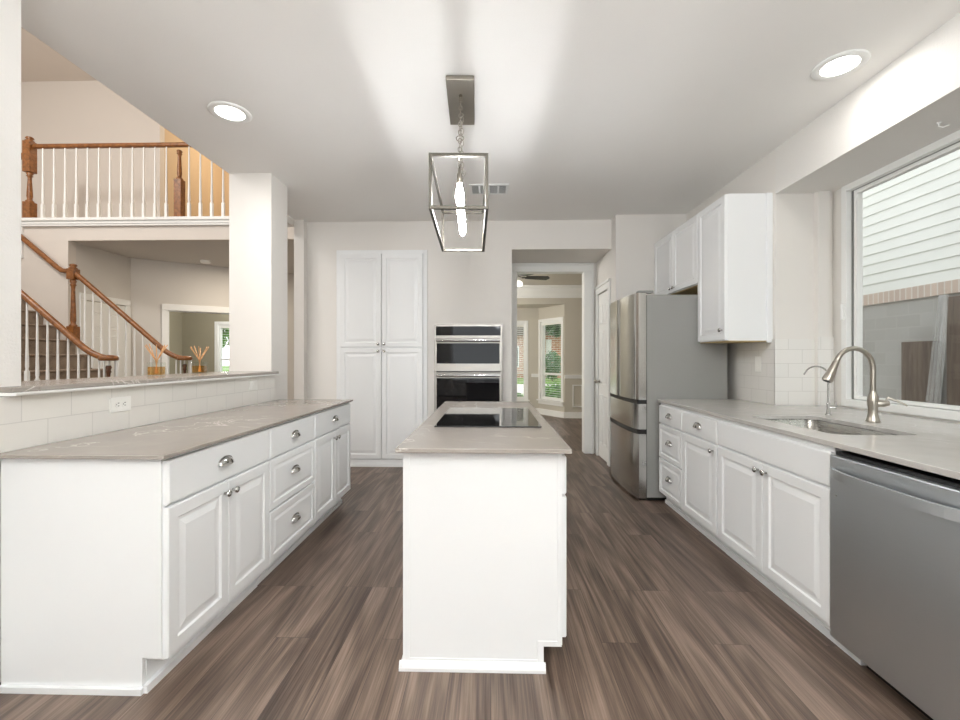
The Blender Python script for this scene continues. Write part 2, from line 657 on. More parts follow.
def dup(root, loc, rotz, label=None, group=None):
    r = root.copy()
    COL.objects.link(r)
    r.location = loc
    r.rotation_euler = (0, 0, rotz)
    if label:
        r['label'] = label
    if group:
        r['group'] = group
    for ch in list(root.children):
        c = ch.copy()
        COL.objects.link(c)
        c.parent = r
        for g in ch.children:
            d = g.copy()
            COL.objects.link(d)
            d.parent = c
    return r


def struct(name, mb, mat, label=None, cat=None, bevel=0.0):
    return tag(mb.build(name, mat, bevel=bevel), label, cat, None, 'structure')


def wall_pieces(mb, L, z0, z1, y0, y1, holes):
    """local wall along x from 0 to L, with rectangular holes (s0, s1, za, zb)"""
    cuts = sorted({0.0, L} | {h[0] for h in holes} | {h[1] for h in holes})
    for a, b in zip(cuts, cuts[1:]):
        mid = (a + b) / 2
        spans = sorted((h[2], h[3]) for h in holes if h[0] < mid < h[1])
        z = z0
        for za, zb in spans:
            if za > z + 1e-6:
                mb.box(a, b, y0, y1, z, za)
            z = zb
        if z < z1 - 1e-6:
            mb.box(a, b, y0, y1, z, z1)
    return mb


def wall(name, p0, p1, z0, z1, mat, thick=0.1, holes=(), label=None, cat='wall'):
    """room face on the line p0 -> p1; the thickness goes to the far side (left of the direction)"""
    d = Vector((p1[0] - p0[0], p1[1] - p0[1]))
    L = d.length
    mb = wall_pieces(MB(), L, z0, z1, 0, thick, list(holes))
    o = mb.build(name, mat, loc=(p0[0], p0[1], 0), rotz=math.atan2(d.y, d.x))
    return tag(o, label, cat, None, 'structure')


# ------------------------------------------------------------------ room shell
CZ = 2.9
fl = MB()
fl.box(-8.2, 2.75, -5.0, 6.0, -0.1, 0)
fl.box(-8.2, 3.7, 6.0, 9.5, -0.1, 0)
fl.box(-8.2, 3.0, 9.5, 10.6, -0.1, 0)
struct('floor', fl, 'floor', 'brown wood-look plank floor running through the kitchen', 'floor')

cl = MB()
cl.box(-2.3, 2.75, -5.0, 5.95, CZ, 3.15)
struct('ceiling', cl, 'ceil', 'white textured kitchen ceiling above the island', 'ceiling')
struct('ceiling_upper', MB().box(-8.2, -2.2, -1.0, 9.0, 5.7, 5.8), 'hallceil', 'tan ceiling high over the two-storey stair hall', 'ceiling')
struct('floor_upper', MB().box(-8.2, -2.3, 5.78, 10.6, 2.85, 3.15), 'hallgrey', 'upper landing slab over the lower hall', 'floor')

struct('wall_left', MB().box(-2.3, -1.93, -5.0, 1.76, 0, CZ), 'wall_tex', 'pale textured wall end at the near side of the pass-through', 'wall')
struct('wall_half', MB().box(-2.28, -1.93, 1.76, 3.81, 0, 1.125), 'hallwall', 'low half wall under the stone ledge', 'wall')
struct('wall_tile_splash', MB().box(-1.93, -1.885, 1.0, 3.795, 0.9, 1.128), 'tile_l', 'white subway tile splashback on the low half wall', 'wall')
struct('wall_pillar', MB().box(-2.3, -1.925, 3.81, 4.115, 0, CZ), 'wall', 'square painted pillar standing at the end of the ledge', 'pillar')
struct('trim_header', MB().box(-2.45, -2.306, 4.115, 5.1, 2.82, CZ), 'wall', 'painted header over the hall opening behind the pillar', 'trim')
struct('wall_upper_inner', MB().box(-2.3, -2.2, -1.0, 9.0, 3.15, 5.7), 'hallwall', 'upper hall wall over the kitchen', 'wall')

struct('wall_stub', MB().box(-2.308, -2.19, 5.1, 5.3, 0, CZ), 'wall', 'narrow painted wall end beside the tall pantry wall', 'wall')
bw = MB()
Y0, Y1 = 5.19, 5.32
bw.box(-2.19, -1.815, Y0, Y1, 0, CZ)
bw.box(-1.815, -0.765, Y0, Y1, 2.54, CZ)
bw.box(-0.765, -0.65, Y0, Y1, 0, CZ)
bw.box(-0.65, 0.115, Y0, Y1, 1.66, CZ)
bw.box(-0.65, 0.115, Y0, Y1, 0, 0.40)
bw.box(0.115, 0.245, Y0, Y1, 0, CZ)
bw.box(-2.3, 0.245, 5.95, 6.07, 0, CZ)
bw.box(0.145, 0.245, Y1, 5.95, 0, CZ)
struct('wall_back', bw, 'wall', 'painted end wall holding the tall pantry and wall ovens', 'wall')
struct('ceiling_alcove', MB().box(0.245, 1.41, 5.19, 6.07, 2.56, CZ), 'wall', 'dropped soffit over the doorway alcove', 'ceiling')
ab = MB()
ab.box(0.245, 0.339, 5.95, 6.07, 0, 2.56)
ab.box(1.263, 1.41, 5.95, 6.07, 0, 2.56)
ab.box(0.339, 1.263, 5.95, 6.07, 2.453, 2.56)
struct('wall_alcove', ab, 'wall', 'painted wall around the cased doorway to the bay room', 'wall')

cs = MB()
for (a, b, c) in ((0.25, 0.348, 1), (1.256, 1.375, -1)):
    cs.box(a, b, 5.930, 5.949, 0, 2.445)
    cs.box(a + (0.0 if c > 0 else 0.085), b - (0.066 if c > 0 else 0.0), 5.918, 5.9295, 0, 2.445)
cs.box(0.25, 1.375, 5.930, 5.949, 2.446, 2.53)
cs.box(0.25, 1.375, 5.916, 5.949, 2.531, 2.555)
cs.box(0.340, 0.352, 5.950, 6.09, 0, 2.44)
cs.box(1.250, 1.262, 5.950, 6.09, 0, 2.44)
cs.box(0.340, 1.262, 5.950, 6.09, 2.441, 2.452)
struct('trim_doorway', cs, 'trim', 'white casing around the tall open doorway', 'trim', 0.003)

rw = MB()
rw.box(1.41, 2.3, 5.01, 5.12, 0, CZ)
rw.box(1.41, 1.52, 5.12, 5.29, 0, CZ)
rw.box(1.41, 1.52, 5.83, 6.07, 0, CZ)
rw.box(1.41, 1.52, 5.29, 5.83, 2.13, CZ)
struct('wall_closet', rw, 'wall', 'painted wall between the fridge and the closet door', 'wall')

struct('wall_right', MB().box(2.2, 2.32, 3.46, 5.01, 0, CZ), 'wall', 'painted wall behind the fridge and upper cabinets', 'wall')
struct('wall_tile_corner', MB().box(2.19, 2.2, 3.455, 3.955, 0.88, 1.425), 'tile_x', 'white tile on the shaded wall under the tall upper cabinet', 'wall')
rc = MB()
rc.box(2.32, 2.5, 3.46, 3.6, 0, 2.55)
rc.box(2.49, 2.58, 3.41, 3.6, 0, 2.55)
rc.box(2.58, 2.80, 3.44, 3.6, 0, 2.55)
struct('wall_recess', rc, 'wall', 'painted end wall of the window recess', 'wall')
rt = MB()
rt.box(2.19, 2.49, 3.448, 3.46, 0.88, 1.425)
rt.box(2.482, 2.58, 3.40, 3.41, 0.88, 1.44)
rt.box(2.58, 2.62, 3.43, 3.44, 0.88, 1.44)
struct('wall_tile_recess', rt, 'tile_y', 'white tile on the recess end wall beside the window', 'wall')
struct('ceiling_bulkhead', MB().box(2.2, 2.8, 0.9, 3.46, 2.55, CZ), 'wall_tex', 'textured bulkhead above the kitchen window', 'ceiling')
ww = MB()
ww.box(2.62, 2.75, 0.9, 3.44, 0, 0.925)
ww.box(2.62, 2.75, 0.9, 1.15, 0.925, 2.55)
ww.box(2.62, 2.75, 3.345, 3.44, 0.925, 2.55)
struct('wall_window', ww, 'wall', 'painted wall under the wide kitchen window', 'wall')
struct('wall_right_near', MB().box(2.2, 2.75, -5.0, 0.9, 0, CZ), 'wall', 'painted side wall behind the camera', 'wall')
bh = MB()
bh.box(-2.3, -1.35, -5.0, -4.85, 0, CZ)
bh.box(1.85, 2.75, -5.0, -4.85, 0, CZ)
bh.box(-1.35, 1.85, -5.0, -4.85, 0, 0.5)
bh.box(-1.35, 1.85, -5.0, -4.85, 2.5, CZ)
struct('wall_front', bh, 'wall', 'breakfast area wall behind the camera', 'wall')

# stair hall
struct('wall_stair', MB().box(-8.2, -5.65, 5.742, 5.85, 0, 3.06), 'hallwall', 'tan painted wall beside the carpeted stairs', 'wall')
struct('wall_hall_side', wall_pieces(MB(), 1, 0, 0.001, 0, 0.001, []).box(-5.75, -5.65, 5.85, 5.99, 0, 2.85).box(-5.75, -5.65, 6.65, 6.80, 0, 2.85).box(-5.75, -5.65, 5.99, 6.65, 2.10, 2.85),
       'hallgrey', 'grey-beige hall wall holding the panelled door', 'wall')
wall('wall_hall_angled', (-5.65, 6.76), (-3.35, 6.76 + 2.3 * 0.6796), 0, 2.85, 'hallgrey', 0.1, [(0.48, 1.42, 0, 2.06)], 'angled hall wall with the cased opening')
struct('wall_hall_inner', MB().box(-2.36, -2.3, 5.3, 8.4, 0, 2.85), 'hallgrey', 'hall wall behind the tall pantry', 'wall')
struct('wall_hall_end', MB().box(-3.5, -2.3, 8.3, 8.4, 0, 2.85), 'hallgrey', 'end wall of the lower hall', 'wall')
struct('wall_den', wall_pieces(MB(), 1, 0, 0.001, 0, 0.001, []).box(-7.6, -6.62, 10.5, 10.6, 0, 2.85).box(-5.55, -3.3, 10.5, 10.6, 0, 2.85).box(-6.62, -5.55, 10.5, 10.6, 0, 0.45).box(-6.62, -5.55, 10.5, 10.6, 2.1, 2.85)
       .box(-7.6, -7.5, 5.85, 10.5, 0, 2.85).box(-3.4, -3.3, 8.4, 10.5, 0, 2.85), 'olive', 'olive painted walls of the den beyond the hall opening', 'wall')
struct('wall_landing', MB().box(-8.2, -5.25, 6.85, 6.95, 3.15, 5.7), 'hallwall', 'tan wall behind the upper balcony railing', 'wall')
struct('wall_landing_side', MB().box(-5.35, -5.25, 6.95, 8.6, 3.15, 5.7), 'tan', 'upper passage wall with warm lamp glow in its paint', 'wall')
struct('wall_landing_end', MB().box(-5.25, -2.3, 8.5, 8.6, 3.15, 5.7), 'tan', 'upper passage end wall with warm lamp glow in its paint', 'wall')
struct('wall_hall_outer', MB().box(-8.3, -8.2, -1.0, 10.6, 0, 5.7), 'hallwall', 'outer wall of the stair hall', 'wall')
struct('wall_hall_front', MB().box(-8.2, -2.2, -1.1, -1.0, 0, 5.7), 'hallwall', 'front wall of the stair hall', 'wall')

# white landing fascia with stepped moulding
fa = MB()
fa.box(-8.2, -2.3, 5.70, 5.78, 3.035, 3.141)
fa.box(-8.2, -2.3, 5.675, 5.70, 3.101, 3.141)
fa.box(-8.2, -2.3, 5.69, 5.70, 3.06, 3.075)
fa.box(-6.34, -6.26, 5.715, 5.741, 2.62, 3.034)
struct('trim_landing', fa, 'trim', 'white moulded trim along the edge of the upper landing', 'trim', 0.003)
struct('wall_landing_face', MB().box(-5.66, -2.3, 5.74, 5.78, 2.85, 3.034), 'hallwall', 'plain band under the landing trim', 'wall')

# bay room
BX0, BX1 = (1.57, 9.45), (1.10, 10.2)
wall('wall_bay_far', (1.57, 9.45), (3.6, 9.45), 0, 2.84, 'dining', 0.12, [], 'greige far wall with picture frame moulding')
wall('wall_bay_angled', (1.10, 10.2), (1.57, 9.45), 0, 2.437, 'dining', 0.12, [(0.06, 0.80, 0.34, 2.12)], 'angled bay wall around the tall window')
wall('wall_bay_centre', (-0.5, 10.2), (1.10, 10.2), 0, 2.437, 'dining', 0.12, [(0.38, 1.31, 0.32, 2.10)], 'middle bay wall around the window')
wall('wall_bay_other', (-0.97, 9.45), (-0.5, 10.2), 0, 2.437, 'dining', 0.12, [], 'hidden bay wall beyond the door frame')
struct('wall_bay_header', MB().box(-0.97, 1.57, 9.45, 9.57, 2.437, 2.84), 'dining', 'header wall over the bay window', 'wall')
struct('wall_bay_rest', MB().box(-2.0, -0.97, 9.45, 9.57, 0, 2.84).box(-2.1, -2.0, 6.07, 9.57, 0, 2.84).box(3.6, 3.7, 6.07, 9.57, 0, 2.84).box(1.52, 3.7, 5.97, 6.07, 0, 2.84).box(-2.1, 0.2, 6.07, 6.1, 0, 2.84),
       'dining', 'remaining walls of the bay room', 'wall')
struct('ceiling_bay', MB().box(-2.1, 3.7, 6.07, 9.57, 2.84, 2.94), 'dceil', 'flat ceiling of the bay room', 'ceiling')
struct('ceiling_bay_window', MB().prism([(-1.1, 9.57), (1.65, 9.57), (1.30, 10.35), (-0.7, 10.35)], 'z', 2.437, 2.55), 'dceil', 'low white ceiling inside the bay', 'ceiling')
cw = MB()
for zz0, zz1, dd in ((2.57, 2.60, 0.02), (2.60, 2.70, 0.035), (2.79, 2.84, 0.06), (2.70, 2.79, 0.02)):
    cw.box(-2.0, 3.6, 9.45 - dd, 9.455, zz0, zz1)
struct('trim_crown', cw, 'trim', 'wide white crown moulding over the bay', 'trim', 0.004)


def along(mb, p0, p1, z0, z1, t):
    d = Vector((p1[0] - p0[0], p1[1] - p0[1], 0))
    L = d.length
    d.normalize()
    n = Vector((d.y, -d.x, 0))
    c = Vector((p0[0], p0[1], 0)) + d * L / 2 + n * t / 2 + Vector((0, 0, (z0 + z1) / 2))
    return mb.obox(c, d, n, (0, 0, 1), L / 2, t / 2, (z1 - z0) / 2)


tb = MB()
for p0, p1 in (((-0.5, 10.2), (1.10, 10.2)), ((1.10, 10.2), (1.57, 9.45)), ((1.57, 9.45), (3.6, 9.45))):
    along(tb, p0, p1, 0, 0.13, 0.018)
    along(tb, p0, p1, 0, 0.025, 0.03)
struct('baseboard_bay', tb, 'trim', 'tall white baseboard around the bay room', 'baseboard', 0.003)
tr = MB()
for p0, p1 in (((0.93, 10.2), (1.10, 10.2)), ((1.57, 9.45), (3.6, 9.45)), ((-0.5, 10.2), (-0.2, 10.2))):
    along(tr, p0, p1, 0.845, 0.905, 0.02)
    along(tr, p0, p1, 0.895, 0.925, 0.032)
struct('trim_chair_rail', tr, 'trim', 'white chair rail on the bay room walls', 'trim', 0.003)
pf = MB()
for (a, b, c, d) in ((1.74, 1.96, 0.69, 0.715), (1.74, 1.96, 0.235, 0.26), (1.74, 1.765, 0.26, 0.69), (1.935, 1.96, 0.26, 0.69)):
    pf.box(a, b, 9.435, 9.45, c, d)
struct('trim_panel', pf, 'trim', 'small white picture frame moulding below the chair rail', 'trim', 0.003)

# hall doorway casings
hc = MB()
dv = Vector((0.8271, 0.5621, 0))
nv = Vector((0.5621, -0.8271, 0))
o0 = Vector((-5.65, 6.76, 0))
for (s0, s1, z0, z1) in ((0.40, 0.482, 0, 2.058), (1.418, 1.50, 0, 2.058), (0.40, 1.50, 2.06, 2.16)):
    hc.obox(o0 + dv * (s0 + s1) / 2 + nv * 0.014 + Vector((0, 0, (z0 + z1) / 2)), dv, nv, (0, 0, 1), (s1 - s0) / 2, 0.013, (z1 - z0) / 2)
for (s0, s1, z0, z1) in ((0.48, 0.492, 0, 2.046), (1.408, 1.42, 0, 2.046), (0.48, 1.42, 2.047, 2.06)):
    hc.obox(o0 + dv * (s0 + s1) / 2 - nv * 0.052 + Vector((0, 0, (z0 + z1) / 2)), dv, nv, (0, 0, 1), (s1 - s0) / 2, 0.05, (z1 - z0) / 2)
struct('trim_hall_opening', hc, 'trim', 'white casing around the hall opening to the den', 'trim', 0.003)


# ------------------------------------------------------------------ doors
def six_panel(mb, x0, x1, z0, z1, t):
    mb.box(x0, x1, 0, t, z0, z1)
    w = x1 - x0
    sx = 0.11 * w / 0.7
    cols = [(x0 + sx, x0 + w / 2 - sx * 0.45), (x0 + w / 2 + sx * 0.45, x1 - sx)]
    h = z1 - z0
    rows = [(z0 + 0.09 * h, z0 + 0.38 * h), (z0 + 0.45 * h, z0 + 0.77 * h), (z0 + 0.82 * h, z0 + 0.93 * h)]
    for a, b in cols:
        for c, d in rows:
            mb.rings(a, b, c, d, [(-0.012, 0.0), (-0.008, 0.007), (0.004, 0.007), (0.012, 0.001), (0.02, 0.001), (0.034, 0.007), (0.036, 0.007)], y=0.0)


d1 = tag(thing('door_1', 'white six-panel closet door beside the fridge', 'door', (1.41, 5.83, 0), -PI / 2), kind='structure')
mb = MB()
six_panel(mb, 0.03, 0.51, 0.01, 2.10, 0.035)
mb.build('door_leaf', 'trim', d1)
mb = MB()
for (a, b, c, d) in ((-0.07, 0.025, 0, 2.108), (0.515, 0.61, 0, 2.108), (-0.07, 0.61, 2.11, 2.188)):
    mb.box(a, b, -0.022, -0.001, c, d)
mb.box(-0.07, 0.61, -0.03, -0.001, 2.19, 2.22)
mb.build('door_casing', 'trim', d1, 0.003)
mb = MB()
mb.lathe([(0.026, 0), (0.026, 0.006), (0.011, 0.008), (0.011, 0.035), (0.022, 0.042), (0.027, 0.055), (0.02, 0.066), (0.004, 0.07)], (0.095, 0, 0.98), axis='-y')
mb.build('door_knob', 'nickel', d1)
for z in (0.25, 1.05, 1.85):
    MB().lathe([(0.007, -0.045), (0.007, 0.045)], (0.505, -0.012, z), 8).build('hinge', 'nickel', d1)

d2 = tag(thing('door_2', 'white six-panel door in the lower hall behind the stair railing', 'door', (-5.65, 5.99, 0), PI / 2), kind='structure')
mb = MB()
six_panel(mb, 0.0, 0.66, 0.01, 2.08, 0.04)
mb.build('door_leaf', 'trim', d2)
mb = MB()
for (a, b, c, d) in ((-0.09, 0.0, 0, 2.088), (0.66, 0.75, 0, 2.088), (-0.09, 0.75, 2.09, 2.18)):
    mb.box(a, b, -0.022, -0.001, c, d)
mb.build('door_casing', 'trim', d2, 0.003)
MB().lathe([(0.026, 0), (0.026, 0.006), (0.011, 0.008), (0.011, 0.035), (0.024, 0.045), (0.026, 0.058), (0.004, 0.07)], (0.07, 0, 0.98), axis='-y').build('door_knob', 'nickel', d2)


# ------------------------------------------------------------------ windows
def window(name, label, loc, rotz, w, z0, z1, rail=None, fr=0.05, casing=0.07, depth=0.11, sill=True):
    """unit set in a wall hole, local x along the wall, room face at y = 0"""
    t = tag(thing(name, label, 'window', loc, rotz), kind='structure')
    mb = MB()
    for (a, b, c, d) in ((0, fr, z0, z1), (w - fr, w, z0, z1), (fr, w - fr, z0, z0 + fr), (fr, w - fr, z1 - fr, z1)):
        mb.box(a, b, 0.02, depth, c, d)
    mb.build('window_frame', 'trim', t, 0.003)
    mb = MB()
    if casing:
        for (a, b, c, d) in ((-casing, 0.01, z0 + 0.001, z1 + casing), (w - 0.01, w + casing, z0 + 0.001, z1 + casing), (0.0105, w - 0.0105, z1 - 0.01, z1 + casing)):
            mb.box(a, b, -0.018, 0.019, c, d)
        mb.build('window_casing', 'trim', t, 0.003)
    if sill:
        MB().box(-casing - 0.03, w + casing + 0.03, -0.05, 0.06, z0 - 0.03, z0).box(-casing, w + casing, -0.02, 0.0, z0 - 0.1, z0 - 0.03).build('window_sill', 'trim', t, 0.003)
    if rail:
        MB().box(fr, w - fr, 0.04, 0.085, rail - 0.022, rail + 0.022).build('sash_rail', 'trim', t, 0.002)
    MB().box(fr, w - fr, 0.066, 0.07, z0 + fr, z1 - fr).build('pane', 'glass', t)
    return t


def blind(label, loc, rotz, w, z0, z1, pitch=0.045, tilt=0.1):
    t = thing('window_blind', label, 'blind', loc, rotz)
    MB().box(0.055, w - 0.055, 0.022, 0.062, z1 - 0.05 - 0.04, z1 - 0.05).build('headrail', 'blind', t, 0.002)
    mb = MB()
    z = z1 - 0.12
    ca, sa = math.cos(tilt), math.sin(tilt)
    while z > z0 + 0.07:
        mb.obox((w / 2, 0.042, z), (1, 0, 0), (0, ca, sa), (0, -sa, ca), w / 2 - 0.06, 0.013, 0.001)
        z -= pitch
    mb.box(0.06, w - 0.06, 0.03, 0.055, z0 + 0.052, z0 + 0.07)
    mb.build('slats', 'blind', t)
    mb = MB()
    for x in (0.15 * w, 0.85 * w):
        mb.tube([(x, 0.042, z0 + 0.06), (x, 0.042, z1 - 0.09)], 0.001, 5)
    mb.build('cord', 'blind', t)
    return t


# angled bay window, centre bay window, den window
ang = math.atan2(9.45 - 10.2, 1.57 - 1.10)
da = Vector((math.cos(ang), math.sin(ang)))
pa = Vector((1.10, 10.2)) + da * 0.06
window('window_2', 'tall white window in the angled bay wall', (pa.x, pa.y, 0), ang, 0.74, 0.34, 2.12, rail=0.93, casing=0.05)
blind('white blind with open slats in the angled bay window', (pa.x, pa.y, 0), ang, 0.74, 0.34, 2.12, 0.05, 0.05)
window('window_3', 'white bay window partly hidden by the door casing', (-0.12, 10.2, 0), 0, 0.93, 0.32, 2.10, rail=0.93, casing=0.05)
blind('white slatted blind beside the door casing in the middle bay', (-0.12, 10.2, 0), 0, 0.93, 0.32, 2.10, 0.05, 0.35)
window('window_4', 'white den window seen past the pillar', (-6.62, 10.5, 0), 0, 1.07, 0.45, 2.1, rail=1.25, casing=0.07)
blind('white slatted blind of the den window beside the pillar', (-6.62, 10.5, 0), 0, 1.07, 0.45, 2.1, 0.06, 0.25)
window('window_5', 'wide breakfast window behind the camera', (1.85, -4.85, 0), PI, 3.2, 0.5, 2.5, casing=0.07)

# kitchen window: local x runs towards the camera
kw = tag(thing('window_1', 'wide white framed kitchen window over the sink', 'window', (2.62, 3.345, 0), -PI / 2), kind='structure')
KW, KZ0, KZ1 = 2.195, 0.925, 2.55
mb = MB()
for (a, b, c, d) in ((0, 0.045, KZ0, KZ1), (KW - 0.045, KW, KZ0, KZ1), (0.045, KW - 0.045, KZ0, KZ0 + 0.052), (0.045, KW - 0.045, KZ1 - 0.045, KZ1)):
    mb.box(a, b, -0.012, 0.11, c, d)
mb.build('window_frame', 'trim', kw, 0.003)
mb = MB()
for (a, b, c, d) in ((0.062, 0.09, KZ0 + 0.056, KZ1 - 0.05), (KW - 0.09, KW - 0.062, KZ0 + 0.056, KZ1 - 0.05),
                     (0.09, KW - 0.09, KZ0 + 0.056, KZ0 + 0.078), (0.09, KW - 0.09, KZ1 - 0.075, KZ1 - 0.05)):
    mb.box(a, b, 0.03, 0.07, c, d)
mb.build('sash', 'trim', kw, 0.002)
mb = MB()
for (a, b, c, d) in ((0.048, 0.053, KZ0 + 0.052, KZ1 - 0.045), (KW - 0.062, KW - 0.045, KZ0 + 0.052, KZ1 - 0.045), (0.062, KW - 0.062, KZ1 - 0.05, KZ1 - 0.045)):
    mb.box(a, b, 0.026, 0.09, c, d)
mb.build('track_shadow', 'steel_side', kw)  # grey strips for the track shadow between frame and sash
MB().box(0.09, KW - 0.09, 0.048, 0.052, KZ0 + 0.07, KZ1 - 0.07).build('pane', 'glass', kw)
MB().box(0.012, 0.03, -0.03, -0.012, 1.56, 1.68).build('latch', 'trim', kw, 0.004)

# ------------------------------------------------------------------ cabinet parts
DOOR_RG = [(0, 0.0), (0, 0.016), (0.004, 0.02), (0.052, 0.02), (0.058, 0.012), (0.070, 0.012), (0.098, 0.0185), (0.10, 0.0185)]
FLAT_RG = [(0, 0.0), (0, 0.014), (0.006, 0.02), (0.012, 0.0205)]
DRAW_RG = [(0, 0.0), (0, 0.016), (0.004, 0.02), (0.036, 0.02), (0.041, 0.013), (0.049, 0.013), (0.066, 0.0185), (0.068, 0.0185)]


def knob(parent, x, z, y=-0.02, k=1.0):
    pr = [(0.006, 0), (0.006, 0.012), (0.009, 0.015), (0.0155, 0.019), (0.0165, 0.024), (0.013, 0.029), (0.003, 0.031)]
    return MB().lathe([(r * k, h * k) for r, h in pr], (x, y, z), 16, '-y').build('knob', 'chrome', parent)


def cup_pull(parent, x, z, y=-0.02, a=0.052, h=0.034, d=0.026):
    mb = MB()
    n, m = 16, 8
    for off in (0.0, 0.003):
        vs, fs = [], []
        for i in range(n + 1):
            th = PI * i / n
            for j in range(m + 1):
                ph = PI / 2 * j / m
                st = math.sin(th) ** 0.75 if 0 < i < n else 0.0
                vs.append((x + (a - off) * math.cos(th), y - (d - off) * st * math.sin(ph) - (0.0 if off == 0 else 0.0005), z - h * 0.45 + (h - off) * st * math.cos(ph)))
        for i in range(n):
            for j in range(m):
                b = i * (m + 1) + j
                fs.append((b, b + 1, b + m + 2, b + m + 1))
        mb.add(vs, fs, True)
    # rolled flange along the top against the drawer
    mb.tube([(x + (a + 0.003) * math.cos(PI * i / 14), y - 0.002, z - h * 0.45 + (h + 0.003) * math.sin(PI * i / 14) ** 0.75 if 0 < i < 14 else z - h * 0.45) for i in range(15)], 0.0028, 6)
    return mb.build('cup_pull', 'chrome', parent)


def front(cab, kind, x0, x1, z0, z1, style='raised', knobs=(), cups=()):
    rg = {'raised': DOOR_RG, 'drawer': DRAW_RG, 'flat': FLAT_RG}[style]
    o = MB().rings(x0, x1, z0, z1, rg, 0.0).build(kind, 'cab', cab)
    for x, z in knobs:
        knob(o, x, z)
    for x, z in cups:
        cup_pull(o, x, z)
    return o


def carcass(cab, w, dep, z0, z1, toe=0.06, name='carcass', x0=0.0):
    MB().box(x0, w, 0.0, dep, z0, z1).build(name, 'cab', cab, 0.0015)
    if toe is not None:
        MB().box(x0, w, toe, dep, 0.0, z0).box(x0, w, toe - 0.012, toe, 0, 0.03).build('toe_kick', 'cab', cab)


# ------------------------------------------------------------------ cabinets along the half wall (fronts face +X)
XL = -1.255
TZ = 0.896
GRP = 'base cabinets under the grey ledge counter'
ly = [1.642, 2.43, 3.06, 3.855]
c1 = thing('base_cabinet', 'white base cabinet nearest the camera, wide drawer over two doors', 'cabinet', (XL, ly[0], 0), PI / 2, GRP)
w1 = ly[1] - ly[0]
mb = MB()
mb.box(0.018, w1, 0.0, 0.60, 0.118, TZ)
mb.build('carcass', 'cab', c1)
mb = MB()
mb.prism([(0.0, 0.135), (0.0, TZ), (0.625, TZ), (0.625, 0.0), (0.072, 0.0), (0.072, 0.135)], 'x', 0.0, 0.018)
mb.build('end_panel', 'cab', c1, 0.001)
mb = MB()
mb.box(-0.014, -0.0005, 0.066, 0.625, 0.0, 0.024)
mb.build('skirting', 'cab', c1, 0.001)
MB().box(0.018, w1, 0.07, 0.60, 0, 0.118).box(0.0, w1, 0.052, 0.07, 0, 0.03).build('toe_kick', 'cab', c1)
front(c1, 'drawer', 0.012, w1 - 0.004, 0.712, 0.882, 'flat', cups=[(w1 / 2 - 0.02, 0.80)])
mid = w1 / 2 + 0.005
front(c1, 'door', 0.012, mid - 0.002, 0.125, 0.702, knobs=[(mid - 0.032, 0.65)])
front(c1, 'door', mid + 0.002, w1 - 0.004, 0.125, 0.702, knobs=[(mid + 0.032, 0.65)])

c2 = thing('base_cabinet', 'white base cabinet with three drawers between the two door cabinets', 'cabinet', (XL, ly[1], 0), PI / 2, GRP)
w2 = ly[2] - ly[1]
carcass(c2, w2, 0.60, 0.118, TZ, 0.07)
front(c2, 'drawer', 0.004, w2 - 0.004, 0.712, 0.882, 'flat', cups=[(w2 / 2, 0.80)])
front(c2, 'drawer', 0.004, w2 - 0.004, 0.42, 0.702, 'drawer', cups=[(w2 / 2, 0.58)])
front(c2, 'drawer', 0.004, w2 - 0.004, 0.125, 0.41, 'drawer', cups=[(w2 / 2, 0.275)])

c3 = thing('base_cabinet', 'white base cabinet beside the pillar, one drawer over two doors', 'cabinet', (XL, ly[2], 0), PI / 2, GRP)
w3 = ly[3] - ly[2]
carcass(c3, w3, 0.60, 0.118, TZ, 0.07)
front(c3, 'drawer', 0.004, w3 - 0.012, 0.712, 0.882, 'flat', cups=[(w3 / 2, 0.80)])
mid = w3 / 2
front(c3, 'door', 0.004, mid - 0.002, 0.125, 0.702, knobs=[(mid - 0.032, 0.65)])
front(c3, 'door', mid + 0.002, w3 - 0.012, 0.125, 0.702, knobs=[(mid + 0.032, 0.65)])

tag(MB().box(-1.884, -1.222, 1.612, 3.875, 0.8965, 0.912).build('countertop', 'quartz', bevel=0.003), 'grey veined stone countertop below the white tiled half wall', 'countertop')

# ledge
led = thing('ledge_cap', 'grey stone ledge cap on top of the half wall', 'ledge', (0, 0, 0))
MB().box(-2.32, -1.855, 1.765, 3.808, 1.142, 1.163).box(-1.929, -1.855, 1.66, 1.765, 1.142, 1.163).build('slab', 'quartz', led, 0.005)
mb = MB()
prof = [(-1.926, 1.129), (-1.846, 1.129), (-1.840, 1.134), (-1.840, 1.1415), (-1.926, 1.1415)]
mb.prism([(p[0], p[1]) for p in [(x, z) for x, z in prof]], 'y', 1.66, 3.80)
mb.build('apron_moulding', 'trim', led)


# ------------------------------------------------------------------ island
isl = thing('kitchen_island', 'white kitchen island with panelled end and notched toe space', 'island', (0, 0, 0))
IX0, IX1, IY0, IY1 = -0.362, 0.292, 1.80, 3.64
MB().prism([(IX0, 0.0), (0.215, 0.0), (0.215, 0.10), (IX1, 0.10), (IX1, 0.895), (IX0, 0.895)], 'y', IY0 + 0.012, IY1).build('carcass', 'cab', isl)
mb = MB()  # applied frame on the end panel
for poly in ([(IX0, 0), (IX0 + 0.026, 0), (IX0 + 0.026, 0.895), (IX0, 0.895)],
             [(IX1 - 0.022, 0.10), (IX1 - 0.004, 0.10), (IX1 - 0.004, 0.895), (IX1 - 0.022, 0.895)],
             [(IX0 + 0.026, 0), (0.190, 0), (0.190, 0.045), (IX0 + 0.026, 0.045)],
             [(0.190, 0), (0.215, 0), (0.215, 0.122), (0.190, 0.122)],
             [(0.215, 0.10), (IX1 - 0.022, 0.10), (IX1 - 0.022, 0.122), (0.215, 0.122)]):
    mb.prism(poly, 'y', IY0, IY0 + 0.013)
